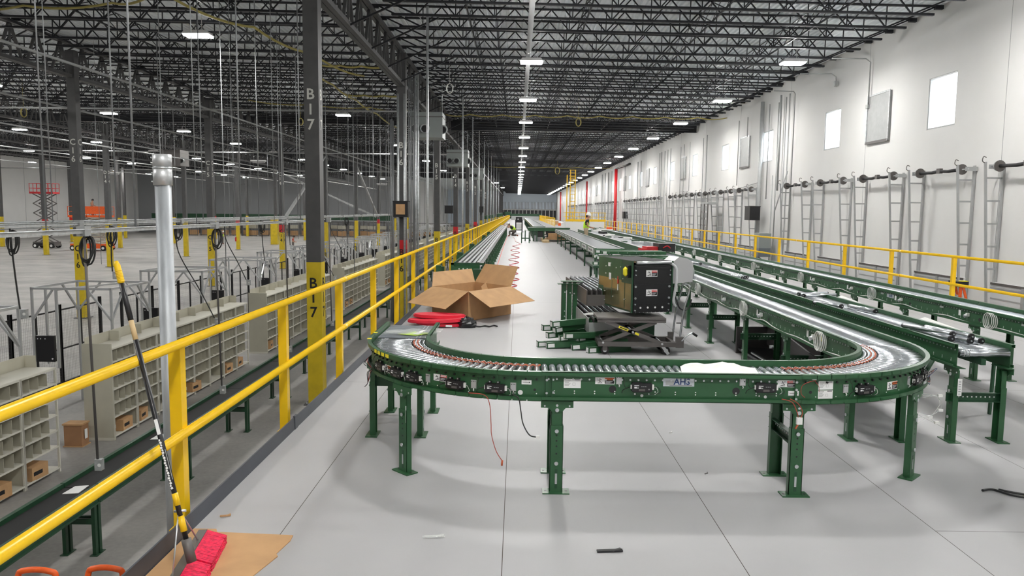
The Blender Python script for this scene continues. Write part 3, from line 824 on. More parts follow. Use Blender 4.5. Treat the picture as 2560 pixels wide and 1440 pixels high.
b.tube(bez([f.p(.05, .05, .01), f.p(0, .045, .03), f.p(-.045, .02, .03), f.p(-.05, -.03, .03), f.p(-.02, -.06, .02)]), .0022, 'cable_r', 5)
b.tube(bez([f.p(.03, .06, .01), f.p(.06, .02, .03), f.p(.065, -.02, .03)]), .0015, 'cable_r', 5); hole(cf(rc, -87, .69), b, .010)
f.plate(b, .02, .05, .055, .075, 0, .02, 'white'); b.build('wiring', rc, label='reddish wires with a white plug')
b = MB(); f = cf(rc, -30, .70)
for k in range(4): b.tube(bez([f.p(-.1, -.03, .02), f.p(0, .0 + .01 * k, .05 + .01 * k), f.p(.06, -.02, .03), f.p(0, -.06 - .01 * k, .04), f.p(-.1, -.05, .02)]), .002, ('cable_b', 'cable_r', 'cable_w', 'navy')[k], 5)
b.build('wiring', rc)
b = MB(); f = cf(lc, -157, .68)
for k in range(4): b.tube(bez([f.p(-.1, .04, .02), f.p(-.02, .03 - .01 * k, .05 + .012 * k), f.p(.04, -.03, .04), f.p(-.02, -.07, .03 + .01 * k), f.p(-.06, -.16, .05), f.p(-.12, -.20, .06)]), .0025, ('cable_b', 'cable_r', 'black', 'cable_b')[k], 5)
b.build('wiring', lc)
# hanging wires
b = MB(); b.tube(bez([(-.30, 4.77, .67), (-.20, 4.76, .66), (-.165, 4.76, .60), (-.155, 4.76, .48), (-.15, 4.75, .40), (-.12, 4.74, .30), (-.08, 4.74, .235)]), .0028, 'cable_r', 6); b.cyl((-.08, 4.74, .24), (-.083, 4.74, .205), .007, 'belt_o', 6)
tag(b.build('loose_wire'), 'thin reddish wire dangling from the left curved conveyor nearly to the floor', 'wire')
b = MB(); b.tube(bez([(-.02, 4.77, .665), (.02, 4.76, .64), (.035, 4.76, .56), (.05, 4.75, .48), (.09, 4.74, .41), (.135, 4.74, .395)]), .004, 'cable_b', 6); b.box(.133, .155, 4.733, 4.747, .387, .403, 'white')
tag(b.build('loose_wire'), 'black wire with white plug hanging under the join of curve and front straight', 'wire')
b = MB(); b.tube(bez([(1.75, 4.76, .66), (1.80, 4.75, .63), (1.825, 4.74, .58), (1.815, 4.74, .54)]), .003, 'cable_r', 6); b.tube(bez([(1.70, 4.77, .655), (1.76, 4.75, .64), (1.79, 4.74, .58), (1.80, 4.74, .54)]), .003, 'cable_r', 6)
b.box(1.79, 1.825, 4.73, 4.75, .50, .545, 'white'); b.cyl((1.80, 4.74, .50), (1.785, 4.74, .47), .006, 'belt_o', 6)
tag(b.build('loose_wire'), 'brown wires with a white connector hanging in front of the right front leg', 'wire')
b = MB()
for k in range(3): b.tube(bez([(2.86, 5.3, .58 - .02 * k), (2.98, 5.3, .56), (3.02, 5.3, .48), (2.95, 5.3, .42), (2.86, 5.3, .44 - .04 * k)]), .002, 'film', 5)
for z, x in ((.555, 2.99), (.45, 3.0), (.40, 2.93), (.36, 2.98)): b.box(x, x + .03, 5.29, 5.31, z, z + .018, 'white')
b.tube([(3.0, 5.3, .555), (3.01, 5.3, .5), (2.98, 5.3, .45), (2.94, 5.3, .40), (2.98, 5.3, .37)], .0015, 'cable_w', 4)
b.build
tag(b.build('loose_wire'), 'tangle of clear wiring with white plugs beside the right curve leg', 'wire')
# white tags on legs
def leg_tag(x, y, z, n, w=.03, h=.12):
    f = Face((x, y, z), n); b = MB(); f.plate(b, -w / 2, w / 2, -h / 2, h / 2, 0, .001, 'label')
    for i in range(5): f.plate(b, -w * .3, w * .3, -h * .4 + i * h * .16, -h * .36 + i * h * .16, .001, .0013, 'galv_matt')
    return b
o = leg_tag(-.785 + .035 - SX0, 5.155 - 6.145, .42, (.71, -.71, 0)).build('leg_label', lc, label='white sticker on the leg')

# paper and plastic bag lying on the rollers
b = MB(); gx = 12; gy = 6; base = len(b.v)
for j in range(gy + 1):
    for i in range(gx + 1):
        u, v = i / gx, j / gy
        z = .7785 + .02 * max(0, math.sin(u * 3.3)) * v * (1 + .5 * math.sin(u * 9)) + .012 * random.random() * v
        if abs(u - .55) < .15: z += .03 * v * (1 - abs(u - .55) / .15)
        b.v.append((1.09 + .50 * u + .04 * v, 4.90 + .26 * v + .02 * math.sin(u * 5) + .03 * math.sin(u * 11), z))
for j in range(gy):
    for i in range(gx): k = base + j * (gx + 1) + i; b.face([k, k + 1, k + gx + 2, k + gx + 1], 'paper')
tag(b.build('paper_sheet'), 'crumpled white paper sheet lying on the front conveyor rollers', 'paper')
t = thing('plastic_bag', 'clear plastic bag with a lime green sheet lying on the left conveyor stub', 'bag', (-.9, 6.4, .783))
b = MB(); g = 7
for j in range(g + 1):
    for i in range(g + 1):
        u, v = i / g, j / g; b.v.append((-.23 + .46 * u + .03 * v, -.12 + .26 * v + .04 * u, .004 + .022 * random.random()))
for j in range(g):
    for i in range(g): k = j * (g + 1) + i; b.face([k, k + 1, k + g + 2, k + g + 1], 'film', True)
b.build('clear_film', t)
b = MB(); b.quad([(-.10, -.06, .003), (.06, -.12, .003), (.20, .02, .004), (.02, .06, .006)], 'lime'); b.quad([(.02, -.07, .006), (.08, -.09, .006), (.13, .04, .03), (.09, .05, .02)], 'white'); b.build('green_sheet', t, label='lime green folded sheet')

# cables, coils, data labels on the left faces of conveyors B and D
def side_kit(x, y0, y1, lab, step=1.5, cs=2.3):
    t = thing('cable_harness', lab, 'cables', (x, y0, .62)); b = MB(); L = y1 - y0
    pts = []; y = 0
    while y <= L:
        pts += [(-.012, y, .03 + .02 * random.random()), (-.012, y + .35, .015), (-.012, y + .7, .02 + .01 * random.random())]; y += 1.0
    b.tube(bez([p for p in pts if p[1] <= L], 3), .006, 'cable_w', 5); b.build('trunk_cable', t)
    y = .35
    while y < L:
        b = MB()
        for k in range(4): b.tube([(-.02 - .008 * k, y + .02 * k + .075 * math.cos(a * PI / 10), .09 + .085 * math.sin(a * PI / 10)) for a in range(20)], .0055, 'cable_w', 5, closed=True)
        b.build('cable_coil', t); y += cs
    y = .75
    f0 = lambda yy, zz: Face((-.0, yy, zz), (-1, 0, 0))
    while y < L:
        b = MB(); f = f0(y, .10); f.plate(b, -.022, .022, -.03, .03, 0, .003, 'label')
        f.plate(b, .16, .19, -.02, .02, 0, .03, 'white'); b.cyl(f.p(.17, -.0, .0), f.p(.17, -.02, .05), .02, 'galv', 8); hole(f0(y - .38, .07), b, .02)
        f.plate(b, -.42, -.34, .01, .03, 0, .002, 'galv_matt'); b.build('sensor', t)
        y += step
for (x, ya, yb, lab) in ((2.727, 6.3, 15, 'white cable runs and coils on the left face of the conveyor after the right curve'), (5.125, 5.0, 26, 'white cables and coils on the left face of the conveyor along the right railing')): side_kit(x, ya, yb, lab, 1.5, 2.3 if x < 4 else 2.75)
for y in (9.0,):
    f = Face((2.728, y, .73), (-1, 0, 0)); b = MB(); f.plate(b, -.1, .1, -.025, .025, 0, .001, 'silver_lbl'); f.txt(b, 'AHS', .05, .01, 0, .0018, 'navy', bold=.001)
    tag(b.build('maker_label'), 'silver label on the left face of the conveyor after the right curve', 'label')
f = Face((5.127, 10.4, .73), (-1, 0, 0)); b = MB(); f.plate(b, -.1, .1, -.025, .025, 0, .001, 'silver_lbl'); f.txt(b, 'AHS', .05, .01, 0, .0018, 'navy', bold=.001)
tag(b.build('maker_label'), 'silver label on the left face of the conveyor along the right railing', 'label')
f = Face((2.728, 6.75, .74), (-1, 0, 0)); b = MB(); f.plate(b, -.03, .03, -.035, .035, 0, .002, 'sign_yellow'); tag(b.build('yellow_tag'), 'yellow tag on the inner face of the conveyor behind the right curve', 'label')
b = MB(); f = Face((3.555, 6.03, .47), (0, -1, 0)); f.plate(b, .0, .035, -.08, .06, 0, .001, 'label')
for i in range(6): f.plate(b, .008, .027, -.07 + i * .02, -.062 + i * .02, .001, .0013, 'galv_matt')
tag(b.build('leg_label'), 'white sticker on the near leg of the middle conveyor', 'label')

# loose rollers on the middle conveyor
def loose_roller(x, y, a, lab, L=.42, z=.803, grp='loose rollers on the middle conveyor'):
    t = thing('loose_roller', lab, 'roller', (x, y, z), a, grp)
    b = MB(); b.tube([(0, 0, 0), (L, 0, 0)], .0225, 'chrome', 14); b.build('tube', t)
    b = MB(); b.tube([(-.022, 0, 0), (0, 0, 0)], .026, 'black', 12); b.cyl((-.03, 0, 0), (-.02, 0, 0), .006, 'zinc', 6); b.tube([(L, 0, 0), (L + .01, 0, 0)], .023, 'black', 12); b.build('end_cap', t)
for i, (x, y) in enumerate(((3.66, 6.36), (3.76, 6.26), (3.79, 6.30), (3.85, 6.26), (3.70, 6.42))): loose_roller(x, y, R(97 + 3 * i), 'loose black-capped roller bundled on the open end of the middle conveyor', .5, .803 + (.03 if i in (2, 4) else 0), 'roller bundle')
loose_roller(3.66, 9.62, R(16), 'single polished roller lying nearly crosswise on the middle conveyor', .46)
loose_roller(3.66, 9.80, R(20), 'polished roller lying just behind the crosswise one on the middle conveyor', .44)
loose_roller(3.86, 8.15, R(100), 'black-capped roller lying lengthwise on the middle conveyor, nearest the crosswise one', .45)
loose_roller(3.66, 8.55, R(112), 'black-capped roller left of the lengthwise one on the middle conveyor', .4)
for i in range(3): loose_roller(3.62 + .07 * i, 12.2 + .1 * i, R(95), 'loose roller in the row of three farther back on the middle conveyor', .5, grp='three rollers farther back')
loose_roller(3.74, 15.5, R(98), 'far loose roller on the middle conveyor beyond the row of three', .5)
# white cover strips leaning beside the middle conveyor
for i, y in enumerate((6.9, 9.2, 12.3, 15.4)):
    b = MB(); b.bar((4.40, y, .60), (4.70, y + 2.0, .60), .22, .012, 'white', up=(-.4, 0, 1)); b.bar((4.25, y + .9, .2), (4.52, y + 1.0, .59), .04, .02, 'green_dk')
    b.bar((4.68, y + 1.8, 0), (4.66, y + 1.8, .60), .04, .02, 'green_dk')
    b.bar((4.41, y + .05, 0), (4.42, y + .05, .59), .03, .02, 'green_dk'); tag(b.build('cover_strip'), 'long white cover strip between middle and right conveyors, %s from the camera' % nth(i), 'strip')

# dark assembly under conveyor B
t = thing('drive_assembly', 'black steel drive assembly with slots standing under the conveyor behind the right curve', 'machine part', (3.2, 8.4, 0))
b = MB(); b.bar((-.25, -1.0, .28), (.15, 1.8, .28), .02, .30, 'dock_dark'); b.bar((.3, -1.0, .22), (.45, 1.8, .22), .02, .22, 'dock_dark'); b.box(-.3, .5, -.95, -.9, .05, .35, 'dock_dark'); b.box(-.3, .5, 1.5, 1.55, .0, .35, 'dock_dark'); b.box(-.28, .45, -1, 1.6, .05, .08, 'black'); b.build('frame', t)
b = MB(); b.cyl((-.28, -.9, .12), (-.28, .9, .12), .014, 'zinc'); b.cyl((-.30, -.6, .32), (-.33, -.6, .32), .02, 'zinc'); b.cyl((-.26, .2, .32), (-.30, .2, .32), .02, 'zinc'); b.build('tie_rod', t)
b = MB(); b.box(-.25, .4, -.8, -.7, 0, .06, 'rubber'); b.box(-.1, .4, 1.2, 1.3, 0, .06, 'rubber'); b.build('foot', t)

# smooth plates over the rollers of the left stub
for i in range(5):
    b = MB(); y = 6.20 + i * .135; b.box(-1.145, -.745, y, y + .130, .7775, .7795, 'gray_belt'); b.box(-1.145, -.745, y + .126, y + .130, .7795, .7803, 'alu')
    tag(b.build('cover_plate'), 'flat grey plate covering the stub of the left curve, %s from the curve' % nth(i), 'plate', 'flat plates on the left stub')
b = MB()
for x in (-.83, -.80, -.755): b.box(x, x + .006, 6.2, 6.87, .7803, .7812, 'alu')
tag(b.build('guide_strips'), 'thin bright guide strips lying along the flat grey plates', 'strip')

# ================================================================ lift cart with the black and green drive unit
t = thing('lift_cart', 'grey scissor lift cart carrying the green and black drive unit', 'lift cart', (1.06, 9.68, 0))
b = MB(); b.box(0, 1.0, 0, .05, .11, .17, 'gray_dk'); b.box(0, 1.0, .45, .5, .11, .17, 'gray_dk'); b.box(0, .05, .05, .45, .11, .17, 'gray_dk'); b.box(.95, 1.0, .05, .45, .11, .17, 'gray_dk'); b.box(.05, .95, .05, .45, .11, .12, 'gray_dk')
b.build('base_frame', t)
b = MB(); b.box(-.02, .86, -.02, .52, .455, .485, 'gray_dk'); b.box(-.02, .86, -.02, -.0, .425, .46, 'gray_dk'); b.box(-.02, .86, .50, .52, .425, .46, 'gray_dk'); b.build('table_top', t)
b = MB()
for y in (.02, .46):
    b.bar((.06, y, .16), (.74, y, .43), .02, .05, 'gray_dk'); b.bar((.10, y, .43), (.84, y, .14), .02, .05, 'gray_dk')
for x, z in ((.06, .16), (.82, .15), (.44, .30)): b.cyl((x, -.01, z), (x, .5, z), .014, 'zinc')
f = Face((.28, .009, .36), (0, -1, 0)); b.build('scissor_arms', t)
b = MB(); b.bar((.26, .006, .367), (.38, .006, .320), .003, .030, 'sign_yellow'); b.bar((.47, .006, .285), (.52, .006, .265), .003, .028, 'sign_yellow')
b.bar((.275, .004, .361), (.37, .004, .324), .002, .012, 'ink'); b.build('yellow_decal', t)
for (x, y) in ((.09, .06), (.09, .44)):
    b = MB(); b.cyl((x - .0, y - .02, .055), (x, y + .02, .055), .055, 'rubber', 18); b.cyl((x, y - .022, .055), (x, y + .022, .055), .028, 'zinc', 12); b.box(x - .03, x + .03, y - .03, y - .024, .05, .12, 'gray_dk'); b.box(x - .03, x + .03, y + .024, y + .03, .05, .12, 'gray_dk'); b.build('caster', t)
for (x, y) in ((.88, .06), (.88, .44)):
    b = MB(); b.cyl((x - .0, y - .02, .055), (x, y + .02, .055), .055, 'rubber', 18); b.cyl((x, y - .022, .055), (x, y + .022, .055), .028, 'zinc', 12); b.bar((x - .05, y - .03, .12), (x + .03, y - .03, .01), .008, .04, 'alu'); b.build('caster', t)
b = MB()
for y in (.03, .47): b.tube(bez([(1.05, y, .17), (1.07, y, .40), (1.10, y, .62), (1.15, y, .80), (1.16, y, .90)]), .013, 'chrome', 10)
b.tube([(1.16, .03, .90), (1.16, .47, .90)], .013, 'chrome', 10); b.tube([(1.075, .03, .42), (1.0, .03, .42)], .008, 'black', 6)
b.build('handle', t)
b = MB(); b.box(1.0, 1.10, .0, .06, .10, .24, 'gray_dk'); b.tube(bez([(1.07, .0, .19), (1.14, -.02, .27), (1.20, -.02, .30)]), .010, 'chrome', 8); b.cyl((1.20, -.02, .30), (1.26, -.02, .26), .016, 'black', 10); b.box(.98, 1.05, .42, .47, .10, .24, 'gray_dk'); b.build('pump_lever', t)

t = thing('drive_unit', 'green and black belt drive unit with grey motor standing on the lift cart', 'machine', (1.50, 9.76, .487), R(17))
DW, DD, DH = .55, 1.12, .72
b = MB(); b.box(0, .012, 0.02, DD, .07, DH, 'gold_film'); b.box(DW - .012, DW, .02, DD, .05, DH, 'green'); b.box(0, DW, DD - .012, DD, .05, DH, 'green')
b.box(-.004, .0, DD - .16, DD, .06, .32, 'green'); b.box(-.006, .0, .35, DD, .45, DH, 'green'); b.box(-.004, 0, .02, .35, .42, DH, 'green_dk'); b.box(-.02, .0, 0, .02, .05, DH, 'green_dk'); b.box(DW - .0, DW + .02, 0, .02, .05, DH, 'green_dk')
b.box(0, DW, .02, DD, .05, .065, 'green_dk')
for y, z in ((.25, .20), (.62, .2), (.30, .47), (.52, .45), (.52, .6), (.86, .6), (.86, .5), (.9, .25), (.9, .12), (.38, .62), (.7, .65), (.1, .62)): b.cyl((0, y, z), (-.012, y, z), .008, 'zinc', 8)
b.box(-.003, 0, .248, .256, .08, .44, 'green_dk'); b.box(-.003, 0, .66, .667, .17, .42, 'green_dk')
b.build('side_plate', t)
b = MB(); b.box(.01, DW - .01, 0, .02, .42, DH - .05, 'black'); b.box(.01, DW - .01, -.01, .02, .20, .42, 'black'); b.box(.01, DW - .01, 0, .02, .05, .20, 'black'); b.box(.03, DW - .03, -.018, -.0, DH - .1, DH - .07, 'black')
for x, z, r in ((.03, .60, .008), (.03, .54, .008), (.52, .60, .008), (.52, .54, .008), (.03, .39, .015), (.51, .39, .015), (.03, .24, .015), (.51, .24, .015), (.03, .16, .009), (.51, .16, .009), (.03, .08, .009), (.51, .08, .009)): b.cyl((x, -.0, z), (x, -.020, z), r, 'zinc', 10)
for i in range(4):
    x = .11 + i * .105; b.cyl((x, 0, .115), (x, -.006, .115), .013, 'label', 12)
    for dx in (-.015, .018): b.cyl((x + dx, 0, .155), (x + dx, -.003, .155), .010, 'rubber', 10)
for i in range(9): b.cyl((.04 + i * .057, 0, .053), (.04 + i * .057, -.004, .053), .004, 'zinc', 6)
b.build('front_panel', t, label='black front panel with bolts')
b = MB(); b.tube([(.03, -.015, DH - .02), (DW - .02, -.015, DH - .02)], .02, 'zinc', 14); b.tube([(.03, .2, DH - .02), (DW - .02, .2, DH - .02)], .02, 'zinc', 12); b.box(.0, DW, .03, DD, DH - .015, DH - .008, 'card'); b.box(0, DW, .03, DD * .9, DH - .008, DH + .002, 'black_mat'); b.build('top_roller', t)
for z in (.56, .31): warn(Face((.26, -.011 if z < .4 else 0, z), (0, -1, 0)), t, .16, .085, 'sign_red', 'DANGER', 'white danger label with a red header', fallen=True, d=.002)
b = MB(); b.box(-.05, -.006, .06, .14, .5, .66, 'black'); b.tube([(-.055, .10, .54), (-.07, .10, .55), (-.07, .10, .61), (-.055, .10, .62)], .03, 'sign_yellow', 10); b.build('yellow_handle', t, label='yellow cord grip')
b = MB()
for y, z, w, h, m in ((.72, .47, .07, .09, 'label'), (.46, .44, .02, .1, 'sign_red'), (.46, .34, .02, .08, 'label'), (.75, .63, .07, .05, 'label')): b.box(-.008, -.004, y - w / 2, y + w / 2, z - h / 2, z + h / 2, m)
b.build('side_label', t)
b = MB(); b.prism([(0, 0), (.29, .02), (.29, .27), (.20, .33), (.08, .35), (0, .29)], (DW + .03, .02, .42), (1, 0, 0), (0, 0, 1), (0, .28, 0), 'motor'); b.cyl((DW + .32, .16, .56), (DW + .38, .16, .56), .08, 'unit', 18)
b.cyl((DW + .05, .06, .38), (DW + .05, .03, .38), .012, 'black', 8); b.cyl((DW + .05, .06, .56), (DW + .05, .03, .56), .012, 'black', 8); b.cyl((DW + .14, .32, .50), (DW + .14, .52, .50), .12, 'motor', 20); b.build('motor', t)
b = MB(); b.tube(bez([(DW - .02, .0, DH - .03), (DW + .05, -.02, DH - .1), (DW + .05, -.03, DH - .3), (DW + .03, -.01, .2), (DW + .08, .02, .12)]), .018, 'duct', 10); b.tube(bez([(DW + .05, .0, .28), (DW + .12, -.02, .1), (DW + .25, 0, .08), (DW + .33, .05, .2)]), .01, 'black', 8); b.build('flexible_hose', t)
# flat green brackets piled on the far side of the unit
for i, (x, y, z, a, L) in enumerate(((1.62, 16.2, .712, 2, 1.0), (1.72, 16.5, .812, -2, 1.6), (2.0, 15.95, .812, 3, 1.1), (1.70, 17.0, .812, 0, 1.7), (1.85, 16.55, .924, 1, 1.4), (1.75, 17.02, .924, -1, 1.5))):
    b = MB(); b.box(0, L, 0, .05, 0, .06, 'green'); b.box(0, L, .05, .16, .05, .06, 'green'); b.box(-.001, .0, .0, .16, 0, .06, 'green_dk'); b.box(.02, .10, -.002, 0, .005, .055, 'label')
    for k in range(int(L / .2)): b.cyl((.15 + k * .2, .0, .03), (.15 + k * .2, -.003, .03), .008, 'zinc', 8)
    tag(b.build('green_bracket', None, (x, y, z), R(a)), 'green channel bracket in the pile behind the drive unit, %s of the pile' % nth(i), 'bracket', 'brackets behind the drive unit')
b = MB(); b.box(1.6, 2.6, 15.9, 17.3, .66, .71, 'green_dk')
for x in (1.65, 2.5):
    for y in (15.95, 17.2): b.box(x, x + .05, y, y + .05, 0, .66, 'green_dk')
tag(b.build('support_stand'), 'dark green stand holding the piled brackets behind the drive unit', 'stand')

# stacked skate wheel conveyor sections left of the cart
def skate_section(L, W, lab, loc, rz, tilt=0, h=.12, lanes=6, rails='green_dk', grp=None, legs=None, strip='dock_dark'):
    t = thing('skate_wheel_section', lab, 'conveyor section', loc, rz, grp); t.rotation_euler.x = tilt
    b = MB(); b.box(0, .012, 0, L, 0, h, rails); b.box(W - .012, W, 0, L, 0, h, rails); b.box(.0, W, 0, .012, 0, h * .7, rails); b.box(0, W, L - .012, L, 0, h * .7, rails); b.build('frame', t)
    b = MB()
    for k in range(lanes):
        x = .04 + (W - .08) * (k + .5) / lanes; b.box(x - .012, x + .012, .01, L - .01, h * .45, h * .95, strip)
    b.build('lane_strip', t)
    b = MB()
    for k in range(lanes):
        x = .04 + (W - .08) * (k + .5) / lanes; y = .04
        while y < L - .04: b.cyl((x - .006, y, h), (x + .006, y, h), .022, 'chrome', 8); y += .07
    b.build('skate_wheels', t)['kind'] = 'stuff'
    return t
skate_section(2.2, .5, 'grey skate wheel section on top of the stack left of the lift cart', (.98, 10.6, .52), R(4), h=.22, rails='gray_dk')
skate_section(2.3, .55, 'black skate wheel section in the middle of the stack left of the lift cart', (.97, 10.2, .20), R(3), h=.2, rails='galv_matt')
skate_section(2.0, .6, 'green skate wheel section at the bottom of the stack left of the lift cart', (1.0, 10.5, .0), R(2), h=.18)
b = MB(); b.prism([(0, 0), (.35, 0), (.42, .06), (.38, .12), (.1, .10)], (.92, 10.35, .425), (1, 0, 0), (0, 1, 0), (0, 0, .02), 'white'); tag(b.build('white_bag'), 'small white plastic item lying in the stacked skate wheel sections', 'bag')
b = MB(); b.box(1.0, 1.9, 10.35, 10.37, 0.04, .34, 'green_dk'); b.bar((1.0, 10.3, .30), (1.45, 10.3, .18), .02, .13, 'green'); b.box(1.35, 1.42, 10.285, 10.288, .16, .25, 'label'); tag(b.build('steel_sheet'), 'dark green side panel leaning behind the lift cart', 'panel')

# standing green frame
t = thing('conveyor_support', 'upright bundle of green channel supports standing left of the lift cart', 'support', (.65, 11.45, 0))
b = MB()
for k in range(3): b.box(.03 + k * .085, .035 + k * .085, 0 + .01 * k, .12, .0, .74, 'green'); b.box(.03 + k * .085, .10 + k * .085, -.0 + .01 * k, .005 + .01 * k, .0, .74, 'green')
for x, z in ((.08, .62), (.16, .61), (.22, .60), (.08, .33), (.08, .25), (.09, .05), (.15, .04), (.21, .02)): b.cyl((x, .0, z), (x, -.006, z), .010, 'zinc', 8)
for k in range(12): b.cyl((.09, 0, .1 + .04 * k), (.09, -.001, .1 + .04 * k), .005, 'black', 6); b.cyl((.20, 0.01, .1 + .05 * k), (.20, .009, .1 + .05 * k), .005, 'black', 6)
b.build('channel', t)
b = MB(); b.box(-.03, .31, -.03, .14, .74, .748, 'green'); b.box(.02, .36, -.01, .16, .775, .783, 'green')
for x in (.05, .13, .2): b.box(x, x + .05, .02, .03, .748, .775, 'green_dk')
b.build('foot_plate', t)

# loose green legs on the floor
spots = [(.30, 10.15, .0, 12, .9), (.42, 10.05, .0, 8, .8), (.75, 9.95, 0, 5, .75), (.95, 9.75, 0, 18, .6), (.45, 10.35, .09, 22, 1.0), (.55, 10.30, .17, 28, 1.0), (.38, 10.5, .17, 15, .9), (.50, 10.25, .26, 20, .9), (.60, 10.1, .09, 10, .9), (.66, 10.02, .14, 14, .8), (.85, 10.1, .09, 30, .9)]
for i, (x, y, z, a, L) in enumerate(spots):
    t = thing('steel_channel', 'loose green channel leg in the pile left of the lift cart, %s from below' % nth(i), 'leg', (x, y, z), R(a), 'pile of green legs'); t.rotation_euler.y = -R(3 * (i % 3))
    b = MB(); b.box(0, L, 0, .005, 0, .08, 'green'); b.box(0, L, 0, .06, .075, .08, 'green'); b.box(0, L, 0, .06, 0, .005, 'green'); b.build('channel', t)
    b = MB(); b.box(-.006, 0, -.0, .09, -.0, .085, 'green_dk'); b.box(-.008, -.006, .01, .08, .01, .07, 'label'); b.box(.01, .10, -.002, 0, .015, .065, 'label'); b.build('end_label', t, label='white sticker on the end')

# ================================================================ cardboard box, red folded covers, bag
t = thing('cardboard_box', 'large open cardboard box with spread flaps on the aisle floor', 'box', (-.80, 12.53, 0))
A = V(0, 0, 0); Rr = V(.70, .95, 0); Ll = V(-.69, .78, 0); Bk = Rr + Ll; Hh = V(0, 0, .50)
def wallq(b, p, q, zt=.5): 
    d = (q - p).normalized(); n = Vector((-d.y, d.x, 0)) * .006; b.obox(p, q - p, n, V(0, 0, zt), 'card')
b = MB(); wallq(b, A, Rr); wallq(b, Ll, A); wallq(b, Rr, Bk); wallq(b, Bk, Ll); b.prism([(0, 0), (1, 0), (1, 1), (0, 1)], (0, 0, 0), Rr, Ll, V(0, 0, .006), 'card'); b.build('carton', t)
def flap(p, q, dirv, L, sk, nm='flap'):
    b = MB(); d = q - p; u = Vector(dirv).normalized() * L; n = d.cross(u).normalized() * .005
    b.prism([(0, 0), (1, 0), (1 - sk, 1), (sk, 1)], p, d, u, n, 'card'); b.build(nm, t)
flap(A + Hh, Rr + Hh, (.75, -.58, -.42), .55, -.03)
flap(Ll + Hh, A + Hh, (-.62, -.62, -.42), .58, -.03)
flap(Rr + Hh, Bk + Hh, (.25, .35, .55), .42, .05)
flap(Bk + Hh, Ll + Hh, (-.1, .75, .42), .45, .04)
b = MB(); b.prism([(0, 0), (.5, 0), (.42, .42), (.1, .36)], Rr + Ll * .55 + V(-.1, -.1, .15), (.5, .3, .25), (-.35, .3, .75), (.004, .004, 0), 'card'); b.build('inner_divider', t, label='slanted loose flap inside')
for i, (x, y, z, rx, ry, tl) in enumerate(((-1.20, 12.0, .02, .40, .24, 2), (-1.27, 11.98, .075, .46, .26, -2), (-1.24, 12.12, .125, .42, .22, 1))):
    b = MB(); n = 56
    pts = [(rx * math.cos(2 * PI * k / n) * (1 + .02 * math.sin(3 * 2 * PI * k / n)), ry * math.sin(2 * PI * k / n)) for k in range(n)]
    b.prism(pts, (0, 0, 0), (1, 0, 0), (0, 1, 0), (0, 0, .032), 'red_pad'); b.prism([(p[0] * .97, p[1] * .95) for p in pts], (0, 0, .032), (1, 0, 0), (0, 1, 0), (0, 0, .014), 'red_pad')
    if i == 0:
        b.box(.1, .2, -.31, -.295, 0.01, .04, 'label')
    o = b.build('red_cover', None, (x, y, z)); o.rotation_euler = (0, R(tl), 0)
    tag(o, ('bottom', 'middle', 'top')[i] + ' red folded round fabric cover in the pile before the cardboard box', 'cover', 'red round covers')
b = MB(); g = 9
for j in range(g):
    for i in range(12):
        a = 2 * PI * i / 12; ph = PI / 2 * j / (g - 1); r = math.cos(ph) * (1 + .35 * random.random())
        b.v.append((.13 * r * math.cos(a), .12 * r * math.sin(a), .17 * math.sin(ph) * (.8 + .3 * random.random())))
for j in range(g - 1):
    for i in range(12): b.face([j * 12 + i, j * 12 + (i + 1) % 12, (j + 1) * 12 + (i + 1) % 12, (j + 1) * 12 + i], 'black')
b.tube(bez([(.1, 0, .02), (.2, -.05, .015), (.28, .03, .015), (.36, -.02, .015), (.42, .05, .02), (.48, .0, .015)]), .012, 'black', 6)
tag(b.build('black_bag', None, (-.78, 11.9, 0)), 'crumpled black plastic bag with cord beside the red covers', 'bag')

# coiled red air hose and pink line on the floor
b = MB(); pts = []
y = 16.5; k = 0
while y < 44:
    A_ = .16 + .03 * math.sin(k * 1.7) + .002 * (y - 16); pts.append((-.14 + (A_ if k % 2 else -A_) + (y - 16) * .003, y, .012)); y += .62 + .075 * (y - 16); k += 1
pts = [(-.10, 15.3, .02), (.03, 15.6, .02), (.05, 16.0, .012)] + pts + [(-.1, 46, .01), (-.15, 50, .01), (-.3, 53.5, .01)]
b.tube(bez(pts, 6), .011, 'hose_red', 6); tag(b.build('air_hose'), 'red coiled air hose zigzagging along the aisle floor', 'hose')
b = MB(); b.tube([(-.62, 17.5, .012), (-.66, 24, .01), (-.70, 38, .01), (-.72, 56, .01)], .010, 'pink', 6); tag(b.build('pink_line'), 'straight pink cord lying on the floor beside the skate wheel conveyor', 'cord')

